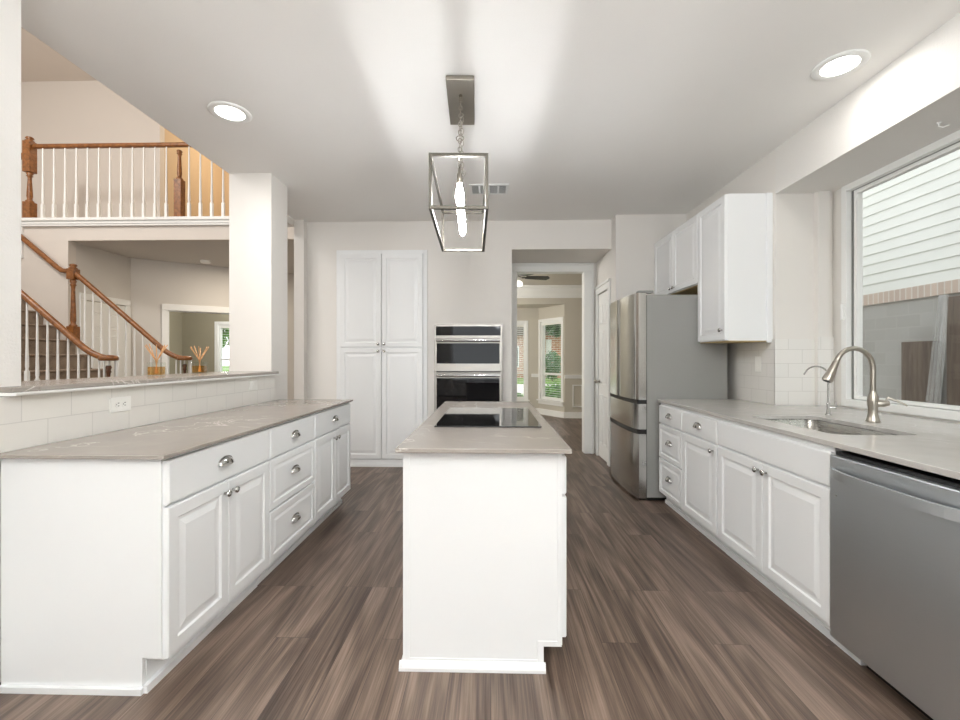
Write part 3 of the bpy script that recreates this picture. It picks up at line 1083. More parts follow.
mb.prism([(IX0 + 0.024, 0.04), (0.19, 0.04), (0.19, 0.12), (IX1 - 0.02, 0.12), (IX1 - 0.02, 0.895), (IX0 + 0.024, 0.895)], 'y', IY0 + 0.003, IY0 + 0.013)
mb.build('end_panel', 'cab', isl, 0.001)
mb = MB()
mb.prism([(IY0 - 0.016, 0), (IY0 - 0.016, 0.012), (IY0 - 0.008, 0.032), (IY0, 0.036), (IY0, 0)], 'x', IX0 - 0.014, 0.222)
mb.prism([(IX0 - 0.014, 0), (IX0, 0), (IX0, 0.036), (IX0 - 0.008, 0.03), (IX0 - 0.014, 0.012)], 'y', IY0 - 0.014, IY1)
mb.build('shoe_moulding', 'cab', isl)
iy = [IY0 + 0.02, 2.42, 3.02, IY1 - 0.01]


def place_front(o, loc, rz):
    o.location = loc
    o.rotation_euler = (0, 0, rz)


for a, b in zip(iy, iy[1:]):
    f = front(isl, 'drawer', a + 0.004, b - 0.004, 0.715, 0.872, 'flat', cups=[((a + b) / 2, 0.79)])
    place_front(f, (IX1, 0, 0), PI / 2)
    m_ = (a + b) / 2
    for x0, x1, kx in ((a + 0.004, m_ - 0.002, m_ - 0.03), (m_ + 0.002, b - 0.004, m_ + 0.03)):
        f = front(isl, 'door', x0, x1, 0.125, 0.705, knobs=[(kx, 0.655)])
        place_front(f, (IX1, 0, 0), PI / 2)
mb = MB().box(-0.385, 0.322, 1.752, 3.69, 0.896, 0.915)
tag(mb.build('countertop', 'quartz', bevel=0.004), 'grey stone countertop of the kitchen island under the black cooktop', 'countertop')
ck = thing('cooktop', 'black glass cooktop set into the island countertop', 'cooktop', (-0.017, 2.725, 0.915))
MB().box(-0.281, 0.281, -0.43, 0.43, 0.0005, 0.007).build('glass_top', 'blackglass', ck, 0.002)
for (x, y, r) in ((-0.13, -0.22, 0.10), (0.13, -0.22, 0.075), (-0.13, 0.2, 0.075), (0.13, 0.2, 0.10)):
    MB().tube([(x + r * math.cos(2 * PI * k / 32), y + r * math.sin(2 * PI * k / 32), 0.0066) for k in range(32)], 0.0005, 4, closed=True).build('burner_ring', 'slot', ck)

# ------------------------------------------------------------------ sink side (fronts face -X)
XR = 1.50
RZ = 0.889
GR = 'base cabinets under the sink counter'
ry = [3.93, 3.455, 2.92, 1.957]


def rcab(i, label):
    return thing('base_cabinet', label, 'cabinet', (XR, ry[i], 0), -PI / 2, GR), ry[i] - ry[i + 1]


b1, w = rcab(0, 'white base cabinet with three small drawers beside the fridge')
carcass(b1, w, 0.64, 0.095, RZ, 0.05)
front(b1, 'drawer', 0.012, w - 0.004, 0.712, 0.866, 'flat', cups=[(w / 2, 0.795)])
front(b1, 'drawer', 0.012, w - 0.004, 0.415, 0.702, 'drawer', cups=[(w / 2, 0.57)])
front(b1, 'drawer', 0.012, w - 0.004, 0.105, 0.405, 'drawer', cups=[(w / 2, 0.27)])
b2, w = rcab(1, 'white base cabinet with one drawer over a single door')
carcass(b2, w, 0.64, 0.095, RZ, 0.05)
front(b2, 'drawer', 0.004, w - 0.012, 0.712, 0.866, 'flat', cups=[(w / 2, 0.795)])
front(b2, 'door', 0.004, w - 0.012, 0.105, 0.702, knobs=[(w - 0.05, 0.66)])
b3, w = rcab(2, 'white sink base cabinet with two doors under a plain false front')
MB().box(0, w, 0.0, 0.02, 0.095, RZ).box(0, 0.018, 0.02, 0.64, 0.095, RZ).box(w - 0.018, w, 0.02, 0.64, 0.095, RZ).box(0, w, 0.02, 0.64, 0.095, 0.113).build('carcass', 'cab', b3)
MB().box(0, w + 0.09, 0.05, 0.09, 0.0, 0.095).box(0, w + 0.09, 0.036, 0.05, 0, 0.035).build('toe_kick', 'cab', b3)
front(b3, 'false_front', 0.006, w - 0.003, 0.712, 0.866, 'flat')
mid = w / 2
front(b3, 'door', 0.006, mid - 0.002, 0.105, 0.702, knobs=[(mid - 0.035, 0.66)])
front(b3, 'door', mid + 0.002, w - 0.003, 0.105, 0.702, knobs=[(mid + 0.035, 0.66)])

# countertop with the sink cut-out
SX0, SX1, SY0, SY1, SR = 1.625, 2.035, 2.12, 2.83, 0.06


def rrect(x0, x1, y0, y1, r, n=6):
    out = []
    for cx, cy, a0 in ((x1 - r, y1 - r, 0), (x0 + r, y1 - r, PI / 2), (x0 + r, y0 + r, PI), (x1 - r, y0 + r, 1.5 * PI)):
        for k in range(n + 1):
            a = a0 + PI / 2 * k / n
            out.append((cx + r * math.cos(a), cy + r * math.sin(a)))
    return out


def slab_with_hole(outer_parts, x0, x1, y0, y1, hole, z0, z1, mat, name):
    bm = bmesh.new()
    def loop(pts, z):
        vs = [bm.verts.new((p[0], p[1], z)) for p in pts]
        return vs, [bm.edges.new((vs[i], vs[(i + 1) % len(vs)])) for i in range(len(vs))]
    for z in (z0, z1):
        _, e1 = loop(outer_parts, z)
        _, e2 = loop(hole, z)
        bmesh.ops.triangle_fill(bm, edges=e1 + e2, use_beauty=True)
    bm.verts.ensure_lookup_table()
    n1, n2 = len(outer_parts), len(hole)
    v = list(bm.verts)
    lo1, lo2, hi1, hi2 = v[:n1], v[n1:n1 + n2], v[n1 + n2:2 * n1 + n2], v[2 * n1 + n2:]
    for lo, hi in ((lo1, hi1), (lo2, hi2)):
        for i in range(len(lo)):
            j = (i + 1) % len(lo)
            bm.faces.new((lo[i], lo[j], hi[j], hi[i]))
    bmesh.ops.recalc_face_normals(bm, faces=bm.faces)
    me = bpy.data.meshes.new(name)
    bm.to_mesh(me)
    bm.free()
    me.materials.append(M[mat])
    o = bpy.data.objects.new(name, me)
    COL.objects.link(o)
    b = o.modifiers.new('soft_edge', 'BEVEL')
    b.width, b.segments, b.limit_method, b.angle_limit = 0.003, 2, 'ANGLE', 0.9
    return o


outer = [(1.478, 1.0), (2.607, 1.0), (2.607, 3.398), (2.48, 3.398), (2.48, 3.446), (2.188, 3.446), (2.188, 3.945), (1.478, 3.945)]
ct = slab_with_hole(outer, 0, 0, 0, 0, rrect(SX0, SX1, SY0, SY1, SR), 0.891, 0.915, 'quartz_r', 'countertop')
tag(ct, 'pale grey stone countertop running from the fridge to the window', 'countertop')

sk = thing('sink', 'undermount stainless steel sink below the kitchen window', 'sink', (0, 0, 0))
loops = [rrect(SX0 - 0.012, SX1 + 0.012, SY0 - 0.012, SY1 + 0.012, SR + 0.012), rrect(SX0 + 0.002, SX1 - 0.002, SY0 + 0.002, SY1 - 0.002, SR),
         rrect(SX0 + 0.006, SX1 - 0.006, SY0 + 0.006, SY1 - 0.006, SR), rrect(SX0 + 0.02, SX1 - 0.02, SY0 + 0.02, SY1 - 0.02, SR), rrect(SX0 + 0.05, SX1 - 0.05, SY0 + 0.05, SY1 - 0.05, SR)]
zs = [0.888, 0.888, 0.70, 0.665, 0.655]
mb = MB()
vs, fs = [], []
n = len(loops[0])
for lp, z in zip(loops, zs):
    vs += [(p[0], p[1], z) for p in lp]
for i in range(len(loops) - 1):
    for k in range(n):
        k2 = (k + 1) % n
        fs.append((i * n + k, i * n + k2, (i + 1) * n + k2, (i + 1) * n + k))
fs.append(tuple(range(4 * n, 5 * n)))
mb.add(vs, fs, True)
bs = mb.build('basin', 'sinksteel', sk)
sm = bs.modifiers.new('sheet', 'SOLIDIFY')
sm.thickness = 0.0015
sm.offset = 1.0
MB().lathe([(0.045, 0), (0.045, 0.004), (0.03, 0.005), (0.028, 0.001), (0.002, 0.001)], (1.83, 2.5, 0.6555), 20).build('drain', 'chrome', sk)

fa_ = thing('faucet', 'tall gooseneck faucet with pull-down spray head beside the sink', 'faucet', (2.165, 2.55, 0.915), 0)
MB().lathe([(0.033, 0.0005), (0.034, 0.006), (0.029, 0.016), (0.0235, 0.045), (0.022, 0.075), (0.026, 0.10), (0.0265, 0.125), (0.023, 0.15), (0.016, 0.165), (0.0145, 0.175)], seg=24).build('body', 'nickel', fa_)
pth = [(0, 0, 0.16), (0, 0, 0.26)]
R = 0.105
for k in range(1, 17):
    a = PI * k / 16 * 0.87
    pth.append((-R + R * math.cos(a), 0, 0.30 + R * math.sin(a) * 1.12))
pth[1] = (0, 0, 0.28)
MB().tube(pth, 0.0135, 14).build('spout', 'nickel', fa_)
e = Vector(pth[-1])
dr = (Vector(pth[-1]) - Vector(pth[-2])).normalized()
pr = [(0.0, 0.0135), (0.01, 0.0165), (0.03, 0.0175), (0.09, 0.0245), (0.118, 0.027), (0.128, 0.025)]
hd = MB().tube([e + dr * s for s, r in pr], [r for s, r in pr], 18).build('spray_head', 'nickel', fa_)
MB().tube([e + dr * 0.1275, e + dr * 0.1305], [0.019, 0.017], 16).build('spray_face', 'black', hd)
mb = MB()
mb.tube([(0.012, -0.006, 0.105), (0.04, -0.02, 0.108), (0.062, -0.032, 0.11)], [0.02, 0.021, 0.014], 14)
mb.build('valve_barrel', 'nickel', fa_)
MB().tube([(0.05, -0.026, 0.118), (0.055, -0.03, 0.14), (0.085, -0.048, 0.125), (0.125, -0.072, 0.10)], [0.008, 0.008, 0.0065, 0.005], 10).build('lever', 'nickel', fa_)
fi = thing('water_filter_tap', 'slim filtered water tap behind the spray faucet', 'tap', (2.15, 2.86, 0.915))
MB().lathe([(0.017, 0.0005), (0.017, 0.006), (0.010, 0.01), (0.010, 0.075), (0.006, 0.08)], seg=16).build('body', 'chrome', fi)
pt = [(0, 0, 0.07), (0, 0, 0.25)]
for k in range(1, 11):
    a = PI * k / 10 * 0.78
    pt.append((-0.075 + 0.075 * math.cos(a), 0, 0.25 + 0.06 * math.sin(a)))
pt.append((pt[-1][0] - 0.02, 0, pt[-1][2] - 0.03))
MB().tube(pt, 0.005, 10).build('spout', 'chrome', fi)
MB().tube([(0.0, -0.005, 0.05), (0.03, -0.02, 0.05)], 0.007, 8).tube([(0.03, -0.02, 0.04), (0.032, -0.021, 0.085)], 0.005, 8).build('lever', 'chrome', fi)

# dishwasher
dw = thing('dishwasher', 'stainless steel dishwasher with a curved bar handle', 'dishwasher', (XR, 1.955, 0), -PI / 2)
MB().box(0.004, 0.60, 0.0, 0.60, 0.10, 0.872).build('tub', 'black', dw)
mb = MB()
prof = [(-0.024, 0.07), (-0.027, 0.074), (-0.027, 0.853), (-0.024, 0.858), (0.0, 0.858), (0.0, 0.07)]
mb.prism(prof, 'x', 0.004, 0.602)
dr_ = mb.build('door', 'steel_h', dw, 0.002)
mb = MB()
pts = []
for k in range(17):
    s = -1 + 2 * k / 16
    pts.append((0.303 + 0.285 * s, -0.0285 - 0.036 * (1 - s ** 4), 0.785))
mb.sweep(pts, [(-0.006, -0.019), (0.006, -0.019), (0.006, 0.019), (-0.006, 0.019)], False)
mb.build('handle', 'steel_h', dw)
MB().lathe([(0.004, 0), (0.004, 0.0008)], (0.04, -0.027, 0.69), 12, '-y').build('badge', 'chrome', dw)
MB().box(0.1, 0.60, 0.05, 0.09, 0.0, 0.068).build('toe_panel', 'black', dw)
# filler cabinet beyond the dishwasher, outside the frame
nx = thing('base_cabinet', 'white end cabinet beyond the dishwasher', 'cabinet', (XR, 1.340, 0), -PI / 2, GR)
carcass(nx, 0.34, 0.64, 0.095, RZ, 0.05)
front(nx, 'door', 0.006, 0.334, 0.105, 0.866, knobs=[(0.05, 0.80)])

# ------------------------------------------------------------------ fridge (faces -X)
fr = thing('refrigerator', 'stainless french door refrigerator with grey sides', 'refrigerator', (1.395, 4.885, 0), -PI / 2)
FW = 0.915
MB().box(0.0, FW, 0.0, 0.71, 0.03, 1.845).build('cabinet', 'steel_side', fr, 0.004)
MB().box(0.02, FW - 0.02, -0.06, 0.66, 0.005, 0.03).build('plinth', 'black', fr)


def fdoor(name, x0, x1, z0, z1, curve=0.030, d=0.092, pocket=0):
    mb = MB()
    n = 14
    fr_, bk = [], []
    xc, hw = (x0 + x1) / 2, (x1 - x0) / 2
    out = []
    for k in range(n + 1):
        s = -1 + 2 * k / n
        x = xc + hw * s
        g = (x - FW / 2) / (FW / 2)
        y = -d - curve * (1 - g * g) + 0.022 * max(0, abs(s) - 0.9) / 0.1
        out.append((x, y))
    poly = [(x0, -0.006)] + out + [(x1, -0.006)]
    m = len(poly)
    vs = [(p[0], p[1], z0) for p in poly] + [(p[0], p[1], z1) for p in poly]
    mb.add(vs, [(i, i + 1, m + i + 1, m + i) for i in range(1, m - 2)], True)
    mb.add(vs, [(0, 1, m + 1, m), (m - 2, m - 1, 2 * m - 1, 2 * m - 2), (m - 1, 0, m, 2 * m - 1), tuple(range(m))[::-1], tuple(range(m, 2 * m))])
    return mb.build(name, 'steel_v', fr)


fdoor('door', 0.002, FW / 2 - 0.006, 0.905, 1.862)
fdoor('door', FW / 2 + 0.006, FW - 0.002, 0.905, 1.862)
fdoor('drawer', 0.002, FW - 0.002, 0.64, 0.868, 0.022)
fdoor('drawer', 0.002, FW - 0.002, 0.022, 0.598, 0.022)
mb = MB()
mb.box(0.006, FW - 0.006, -0.085, -0.0, 0.598, 0.64)
mb.box(0.006, FW - 0.006, -0.085, -0.0, 0.868, 0.905)
mb.box(FW / 2 - 0.006, FW / 2 + 0.006, -0.07, 0.0, 0.905, 1.855)
mb.box(0.008, FW - 0.008, -0.013, 0.0, 0.03, 1.845)
mb.build('pocket_handle', 'black', fr)
for x in (0.04, FW - 0.04):
    MB().box(x - 0.035, x + 0.035, -0.075, 0.06, 1.863, 1.884).build('hinge_cover', 'steel_side', fr, 0.004)

# ------------------------------------------------------------------ upper cabinets (face -X)
XU = 1.855
uc = thing('upper_cabinet', 'tall white upper cabinet with one door beside the window recess', 'cabinet', (XU, 3.962, 0), -PI / 2)
MB().box(0, 0.462, 0.0, 0.344, 1.415, 2.57).build('carcass', 'cab', uc, 0.0015)
mb = MB()
mb.box(0.002, 0.460, 0.004, 0.34, 1.410, 1.4155)
tag(mb.build('underside', 'cabin', uc), 'unpainted maple underside')
MB().box(0.462, 0.472, 0.30, 0.344, 1.40, 2.57).build('scribe_strip', 'cab', uc, 0.001)
front(uc, 'door', 0.004, 0.458, 1.42, 2.565, knobs=[(0.42, 1.50)])
uf = thing('upper_cabinet', 'short white two-door upper cabinet mounted over the fridge', 'cabinet', (XU, 5.005, 0), -PI / 2)
MB().box(0, 1.041, 0.0, 0.344, 1.94, 2.57).build('carcass', 'cab', uf, 0.0015)
tag(MB().box(0.01, 1.03, 0.01, 0.33, 1.934, 1.9405).build('underside', 'cabin', uf), 'unpainted maple underside')
front(uf, 'door', 0.01, 0.516, 1.945, 2.565, knobs=[(0.484, 1.985)])
front(uf, 'door', 0.520, 1.037, 1.945, 2.565, knobs=[(0.552, 1.985)])

# ------------------------------------------------------------------ pantry and ovens (face -Y)
pa_ = thing('pantry_cabinet', 'tall white pantry cabinet with four panelled doors built into the end wall', 'cabinet', (-1.828, 5.16, 0), 0)
MB().box(0.016, 1.062, 0.02, 0.60, 0.0, 2.535).build('carcass', 'cab', pa_)
mb = MB()
for (a, b, c, d) in ((0, 0.05, 0.0, 2.555), (1.03, 1.076, 0.0, 2.555), (0.05, 1.03, 2.51, 2.555), (0.05, 1.03, 0.0, 0.09), (0.05, 1.03, 1.385, 1.415)):
    mb.box(a, b, 0.0, 0.03, c, d)
mb.build('face_frame', 'cab', pa_, 0.002)
MB().box(0.0, 1.076, -0.022, 0.0, 0.0, 0.028).box(0.0, 1.076, -0.01, 0.0, 0.028, 0.085).build('skirting', 'cab', pa_, 0.003)
for x0, x1, kx in ((0.052, 0.538, 0.505), (0.544, 1.028, 0.577)):
    front(pa_, 'door', x0, x1, 1.41, 2.508, knobs=[(kx, 1.445)])
    front(pa_, 'door', x0, x1, 0.095, 1.397, knobs=[(kx, 1.362)])

ov = thing('wall_oven', 'stainless double wall oven with dark glass doors in the end wall', 'oven', (-0.668, 5.165, 0), 0)
OW = 0.801
MB().box(0.022, OW - 0.022, 0.03, 0.60, 0.42, 1.655).build('oven_box', 'black', ov)
mb = MB()
for (a, b, c, d) in ((0, 0.022, 0.39, 1.675), (OW - 0.022, OW, 0.39, 1.675), (0.022, OW - 0.022, 1.652, 1.675), (0.022, OW - 0.022, 0.39, 0.43), (0.022, OW - 0.022, 1.525, 1.545)):
    mb.box(a, b, -0.012, 0.024, c, d)
mb.build('trim_frame', 'steel_oven', ov, 0.002)
MB().box(0.022, OW - 0.022, -0.006, 0.03, 1.545, 1.652).build('control_panel', 'ovenglass', ov, 0.001)


def oven_door(z0, z1, g0, g1, hz):
    mb = MB()
    for (a, b, c, d) in ((0.008, 0.034, z0, z1), (OW - 0.034, OW - 0.008, z0, z1), (0.034, OW - 0.034, z0, g0), (0.034, OW - 0.034, g1, z1)):
        mb.box(a, b, -0.04, 0.0, c, d)
    d = mb.build('oven_door', 'steel_oven', ov, 0.002)
    MB().box(0.034, OW - 0.034, -0.037, -0.004, g0, g1).build('door_glass', 'ovenglass', d)
    mb = MB()
    mb.tube([(0.03, -0.085, hz), (OW - 0.03, -0.085, hz)], 0.019, 14)
    for x in (0.05, OW - 0.05):
        mb.box(x - 0.011, x + 0.011, -0.085, -0.039, hz - 0.012, hz + 0.012)
    mb.build('handle', 'chrome', d)
    return d


up = oven_door(1.125, 1.522, 1.215, 1.452, 1.487)
lo = oven_door(0.44, 1.112, 0.56, 1.045, 1.082)
MB().lathe([(0.012, 0), (0.012, 0.001)], (0.375, -0.04, 1.167), 20, '-y').box(0.392, 0.43, -0.041, -0.04, 1.158, 1.177).build('badge', 'nickel', up)


# ------------------------------------------------------------------ wall plates
def plate(label, cat, loc, rotz, w, h, kind):
    t = thing('wall_outlet' if kind == 'outlet' else 'light_switch', label, cat, loc, rotz)
    MB().box(-w / 2, w / 2, -0.006, 0.0, -h / 2, h / 2).build('cover_plate', 'plate', t, 0.002)
    if kind == 'outlet':
        for x in (-0.02, 0.02):
            s = MB().lathe([(0.017, 0.006), (0.0165, 0.008)], (x, 0, 0), 18, '-y').build('receptacle', 'plate', t)
            MB().box(x - 0.003, x + 0.007, -0.0084, -0.0078, 0.0055, 0.0085).box(x - 0.003, x + 0.006, -0.0084, -0.0078, -0.0085, -0.0055).lathe([(0.0026, 0.0078), (0.0026, 0.0084)], (x - 0.009, 0, 0), 8, '-y').build('slots', 'slot', s)
    else:
        MB().box(-w * 0.22, w * 0.22, -0.009, -0.006, -h * 0.28, h * 0.28).build('rocker', 'plate', t, 0.001)
    return t


plate('white double outlet on the tile nearest the camera', 'outlet', (-1.885, 2.19, 1.043), PI / 2, 0.125, 0.075, 'outlet')
plate('small white outlet plate on the tile beside the pillar', 'outlet', (-1.885, 3.44, 1.062), PI / 2, 0.115, 0.075, 'switch')
plate('white switch plate on the tile under the tall upper cabinet', 'switch', (2.19, 3.66, 1.23), -PI / 2, 0.075, 0.125, 'switch')


# ------------------------------------------------------------------ reed diffusers
def diffuser(label, loc, rz):
    t = thing('reed_diffuser', label, 'reed diffuser', loc, rz, 'reed diffusers on the ledge')
    MB().box(-0.045, 0.045, -0.035, 0.035, 0.0005, 0.086).build('bottle', 'jar', t, 0.006)
    MB().box(-0.040, 0.040, -0.030, 0.030, 0.005, 0.058).build('oil', 'oil', t, 0.004)
    MB().lathe([(0.017, 0.086), (0.017, 0.098), (0.0185, 0.098), (0.0185, 0.104), (0.012, 0.104)], seg=16).build('neck', 'jar', t)
    random.seed(3)
    for k in range(8):
        a = 2 * PI * k / 8 + 0.3
        r0, r1 = 0.009, 0.05 + 0.018 * random.random()
        b = Vector((-r0 * math.cos(a), -r0 * math.sin(a), 0.012))
        m_ = Vector((r0 * math.cos(a) * 0.6, r0 * math.sin(a) * 0.6, 0.102))
        tp = m_ + Vector((r1 * math.cos(a), r1 * math.sin(a), 0.09 + 0.02 * random.random()))
        MB().tube([b, m_, tp], 0.0028, 6).build('reed', 'reed', t)
    return t


df = diffuser('reed diffuser with orange sticks farther from the pillar', (-2.20, 2.84, 1.163), 0.35)
dup(df, (-2.22, 3.30, 1.163), 0.2, 'reed diffuser with orange sticks nearer the pillar')


# ------------------------------------------------------------------ recessed lights, vent, detector, hook
def spot_disc(name, loc, r, power, color=(1.0, 0.975, 0.94), spread=PI):
    d = bpy.data.lights.new(name, 'AREA')
    d.shape = 'DISK'
    d.size = r * 2
    d.energy = power
    d.color = color
    d.spread = spread
    o = bpy.data.objects.new(name, d)
    o.location = loc
    COL.objects.link(o)
    return o


def downlight(label, x, y, power=16):
    t = thing('recessed_light', label, 'ceiling light', (x, y, CZ), 0, 'recessed ceiling lights')
    MB().lathe([(0.088, -0.0005), (0.128, -0.0005), (0.130, -0.005), (0.122, -0.011), (0.096, -0.012), (0.088, -0.008)], seg=40, caps=False).build('trim_ring', 'trim', t)
    MB().lathe([(0.09, -0.001), (0.09, -0.006), (0.06, -0.0075), (0.002, -0.008)], seg=36).build('lens', 'lens', t)
    spot_disc('recessed_lamp', (x, y, CZ - 0.016), 0.085, power)


downlight('round recessed ceiling light nearest the pillar', -1.72, 2.86)
downlight('round recessed ceiling light above the sink run', 1.93, 2.485, 3.2)
spot_disc('rear_fill_disc', (-1.2, -0.8, CZ - 0.02), 0.085, 8)  # both rear discs are added fill behind the camera, without fixtures
spot_disc('rear_fill_disc', (1.2, -0.8, CZ - 0.02), 0.085, 8)

vt = thing('air_vent', 'white rectangular ceiling air vent behind the pendant', 'vent', (-0.02, 4.22, CZ))
mb = MB()
for (a, b, c, d) in ((-0.185, -0.16, -0.125, 0.125), (0.16, 0.185, -0.125, 0.125), (-0.16, 0.16, -0.125, -0.10), (-0.16, 0.16, 0.10, 0.125)):
    mb.box(a, b, c, d, -0.008, 0)
mb.build('vent_frame', 'trim', vt, 0.002)
mb = MB()
for k in range(9):
    y = -0.09 + 0.0225 * k
    mb.obox((0, y, -0.006), (1, 0, 0), (0, 0.8, 0.6), (0, -0.6, 0.8), 0.158, 0.009, 0.0008)
for x in (-0.09, 0.0, 0.09):
    mb.box(x - 0.008, x + 0.008, -0.1, 0.1, -0.0085, -0.001)
mb.build('louvres', 'trim', vt)
MB().box(-0.16, 0.16, -0.1, 0.1, -0.0008, 0.0).build('vent_duct', 'slot', vt)

sd = thing('smoke_detector', 'round white smoke detector on the lower hall ceiling', 'smoke detector', (-4.60, 6.98, 2.85))
MB().lathe([(0.075, 0), (0.075, -0.02), (0.065, -0.038), (0.03, -0.045), (0.002, -0.045)], seg=28).build('housing', 'plate', sd)
tag(MB().tube([(2.42, 2.44, 2.5495), (2.42, 2.44, 2.53), (2.43, 2.425, 2.517), (2.445, 2.41, 2.522)], 0.004, 8).lathe([(0.012, 2.5495), (0.008, 2.544)], (2.42, 2.44, 0), 12).build('ceiling_hook', 'trim'),
    'small white screw hook under the window bulkhead', 'hook')

# ------------------------------------------------------------------ pendant lantern
PX, PY = -0.187, 2.765
pn = thing('pendant_lantern', 'rectangular open metal pendant lantern hanging above the island', 'pendant light', (PX, PY, 0), 0.037)
cn = MB().box(-0.082, 0.082, -0.245, 0.245, CZ - 0.026, CZ - 0.0005).build('canopy', 'nickel', pn, 0.002)
T = 0.0085
X1, Y1_, Z0, Z1 = 0.148, 0.455, 2.068, 2.345
mb = MB()
for sx in (-1, 1):
    for z in (Z0, Z1):
        mb.box(sx * X1 - T, sx * X1 + T, -Y1_ - T, Y1_ + T, z - T, z + T)
    for sy in (-1, 1):
        mb.box(sx * X1 - T, sx * X1 + T, sy * Y1_ - T, sy * Y1_ + T, Z0 + T, Z1 - T)
for sy in (-1, 1):
    for z in (Z0, Z1):
        mb.box(-X1 + T, X1 - T, sy * Y1_ - T, sy * Y1_ + T, z - T, z + T)
mb.box(-0.005, 0.005, -Y1_ + T, Y1_ - T, Z1 - 0.005, Z1 + 0.005)
mb.build('lantern_frame', 'lantern', pn, 0.0015)


def chain(p0, p1, ring_at=0.6):
    p0, p1 = Vector(p0), Vector(p1)
    d = p1 - p0
    L = d.length
    d.normalize()
    s = d.cross(Vector((1, 0, 0))).normalized()
    q = d.cross(s)
    mb = MB()
    pos, k = 0.0, 0
    while pos < L - 0.005:
        big = abs(pos / L - ring_at) < 0.03
        lk = min(0.042, L - pos + 0.008)
        a, b = (s, q) if k % 2 else (q, s)
        w = 0.010
        c = p0 + d * (pos + lk / 2)
        pts = []
        for i in range(14):
            t = 2 * PI * i / 14
            pts.append(c + d * (lk / 2) * math.cos(t) + a * w * math.sin(t))
        mb.tube(pts, 0.0023, 6, closed=True)
        pos += lk - 0.008
        k += 1
    c = p0 + d * L * ring_at
    mb.tube([c + q * 0.022 * math.cos(2 * PI * i / 20) + d * 0.022 * math.sin(2 * PI * i / 20) for i in range(20)], 0.0026, 6, closed=True)
    mb.lathe([(0.012, p0.z), (0.012, p0.z + 0.012), (0.004, p0.z + 0.02)], (p0.x, p0.y, 0), 12)
    return mb.build('chain', 'nickel', pn)


chain((0, -0.10, CZ - 0.045), (0, -0.32, Z1 + 0.005), 0.62)
chain((0, 0.10, CZ - 0.045), (0, 0.32, Z1 + 0.005), 0.62)
for y in (-0.30, -0.10, 0.10, 0.30):
    s = MB().lathe([(0.009, Z1 - 0.004), (0.009, Z1 - 0.03), (0.015, Z1 - 0.034), (0.0155, Z1 - 0.085), (0.012, Z1 - 0.088)], (0, y, 0), 16).build('socket', 'nickel', pn)
    MB().lathe([(0.012, Z1 - 0.088), (0.014, Z1 - 0.10), (0.022, Z1 - 0.135), (0.0235, Z1 - 0.165), (0.019, Z1 - 0.195), (0.009, Z1 - 0.212), (0.002, Z1 - 0.216)], (0, y, 0), 18).build('bulb', 'bulb', s)

# ------------------------------------------------------------------ stairs
RISE, RUN = 0.19, 0.2235
SY0_, SY1_ = 4.60, 5.735


def rx(k):
    return -5.54 + (8 - k) * RUN


def zr(x):
    return 1.64 - 0.85 * (x + 4.6)


st = thing('staircase', 'carpeted staircase climbing away behind the stone ledge', 'staircase', (0, 0, 0))
mb = MB()
poly = [(rx(1), 0.0)]
for k in range(1, 17):
    x, z = rx(k), RISE * k
    poly += [(x, z - 0.03), (x + 0.022, z - 0.022), (x + 0.026, z - 0.01), (x + 0.018, z)]
    poly += [(rx(k + 1), z)] if k < 16 else [(-8.15, z)]
poly += [(-8.15, 0.0)]
mb.prism(poly, 'y', SY0_, SY1_)
mb.build('carpeted_steps', 'carpet', st)
# closed outer stringer and wall skirt
def stringer(y0, y1, up_):
    mb = MB()
    pts = [(rx(1) + 0.04, 0.0), (rx(1) + 0.04, up_), ]
    xe = -8.15
    pts += [(xe, RISE * 1 + up_ + (rx(1) - xe) * RISE / RUN), (xe, 0.0)]
    mb.prism(pts, 'y', y0, y1)
    return mb.build('stringer', 'trim', st, 0.003)


mb = MB()
poly = [(rx(1) + 0.02, 0.0)]
for k in range(1, 17):
    poly += [(rx(k) + 0.02, RISE * k + 0.012), (rx(k + 1) + 0.02, RISE * k + 0.012)]
poly += [(rx(17) + 0.02, 0.0)]
mb.prism(poly, 'y', SY0_ - 0.10, SY0_)
mb.build('stringer', 'trim', st, 0.002)
mb = MB()
a_, b_ = (-5.66, RISE * 8 + 0.05), (-8.1, RISE * 8 + 0.05 + 2.44 * RISE / RUN)
mb.prism([a_, (a_[0], a_[1] + 0.20), (b_[0], b_[1] + 0.20), b_], 'y', 5.726, 5.7385)

RAILP = [(-0.030, -0.018), (-0.020, -0.028), (0.020, -0.028), (0.030, -0.018), (0.031, 0.002), (0.024, 0.018), (0.010, 0.028), (-0.010, 0.028), (-0.024, 0.018), (-0.031, 0.002)]


def baluster_mb(h, base=0.20, r=0.0118):
    mb = MB()
    s = 0.016
    mb.box(-s, s, -s, s, 0, base)
    mb.lathe([(0.0135, base), (0.017, base + 0.008), (0.012, base + 0.02), (0.0165, base + 0.05), (0.0155, base + 0.10), (r, base + 0.28), (0.0085, h)], (0, 0, 0), 10)
    return mb


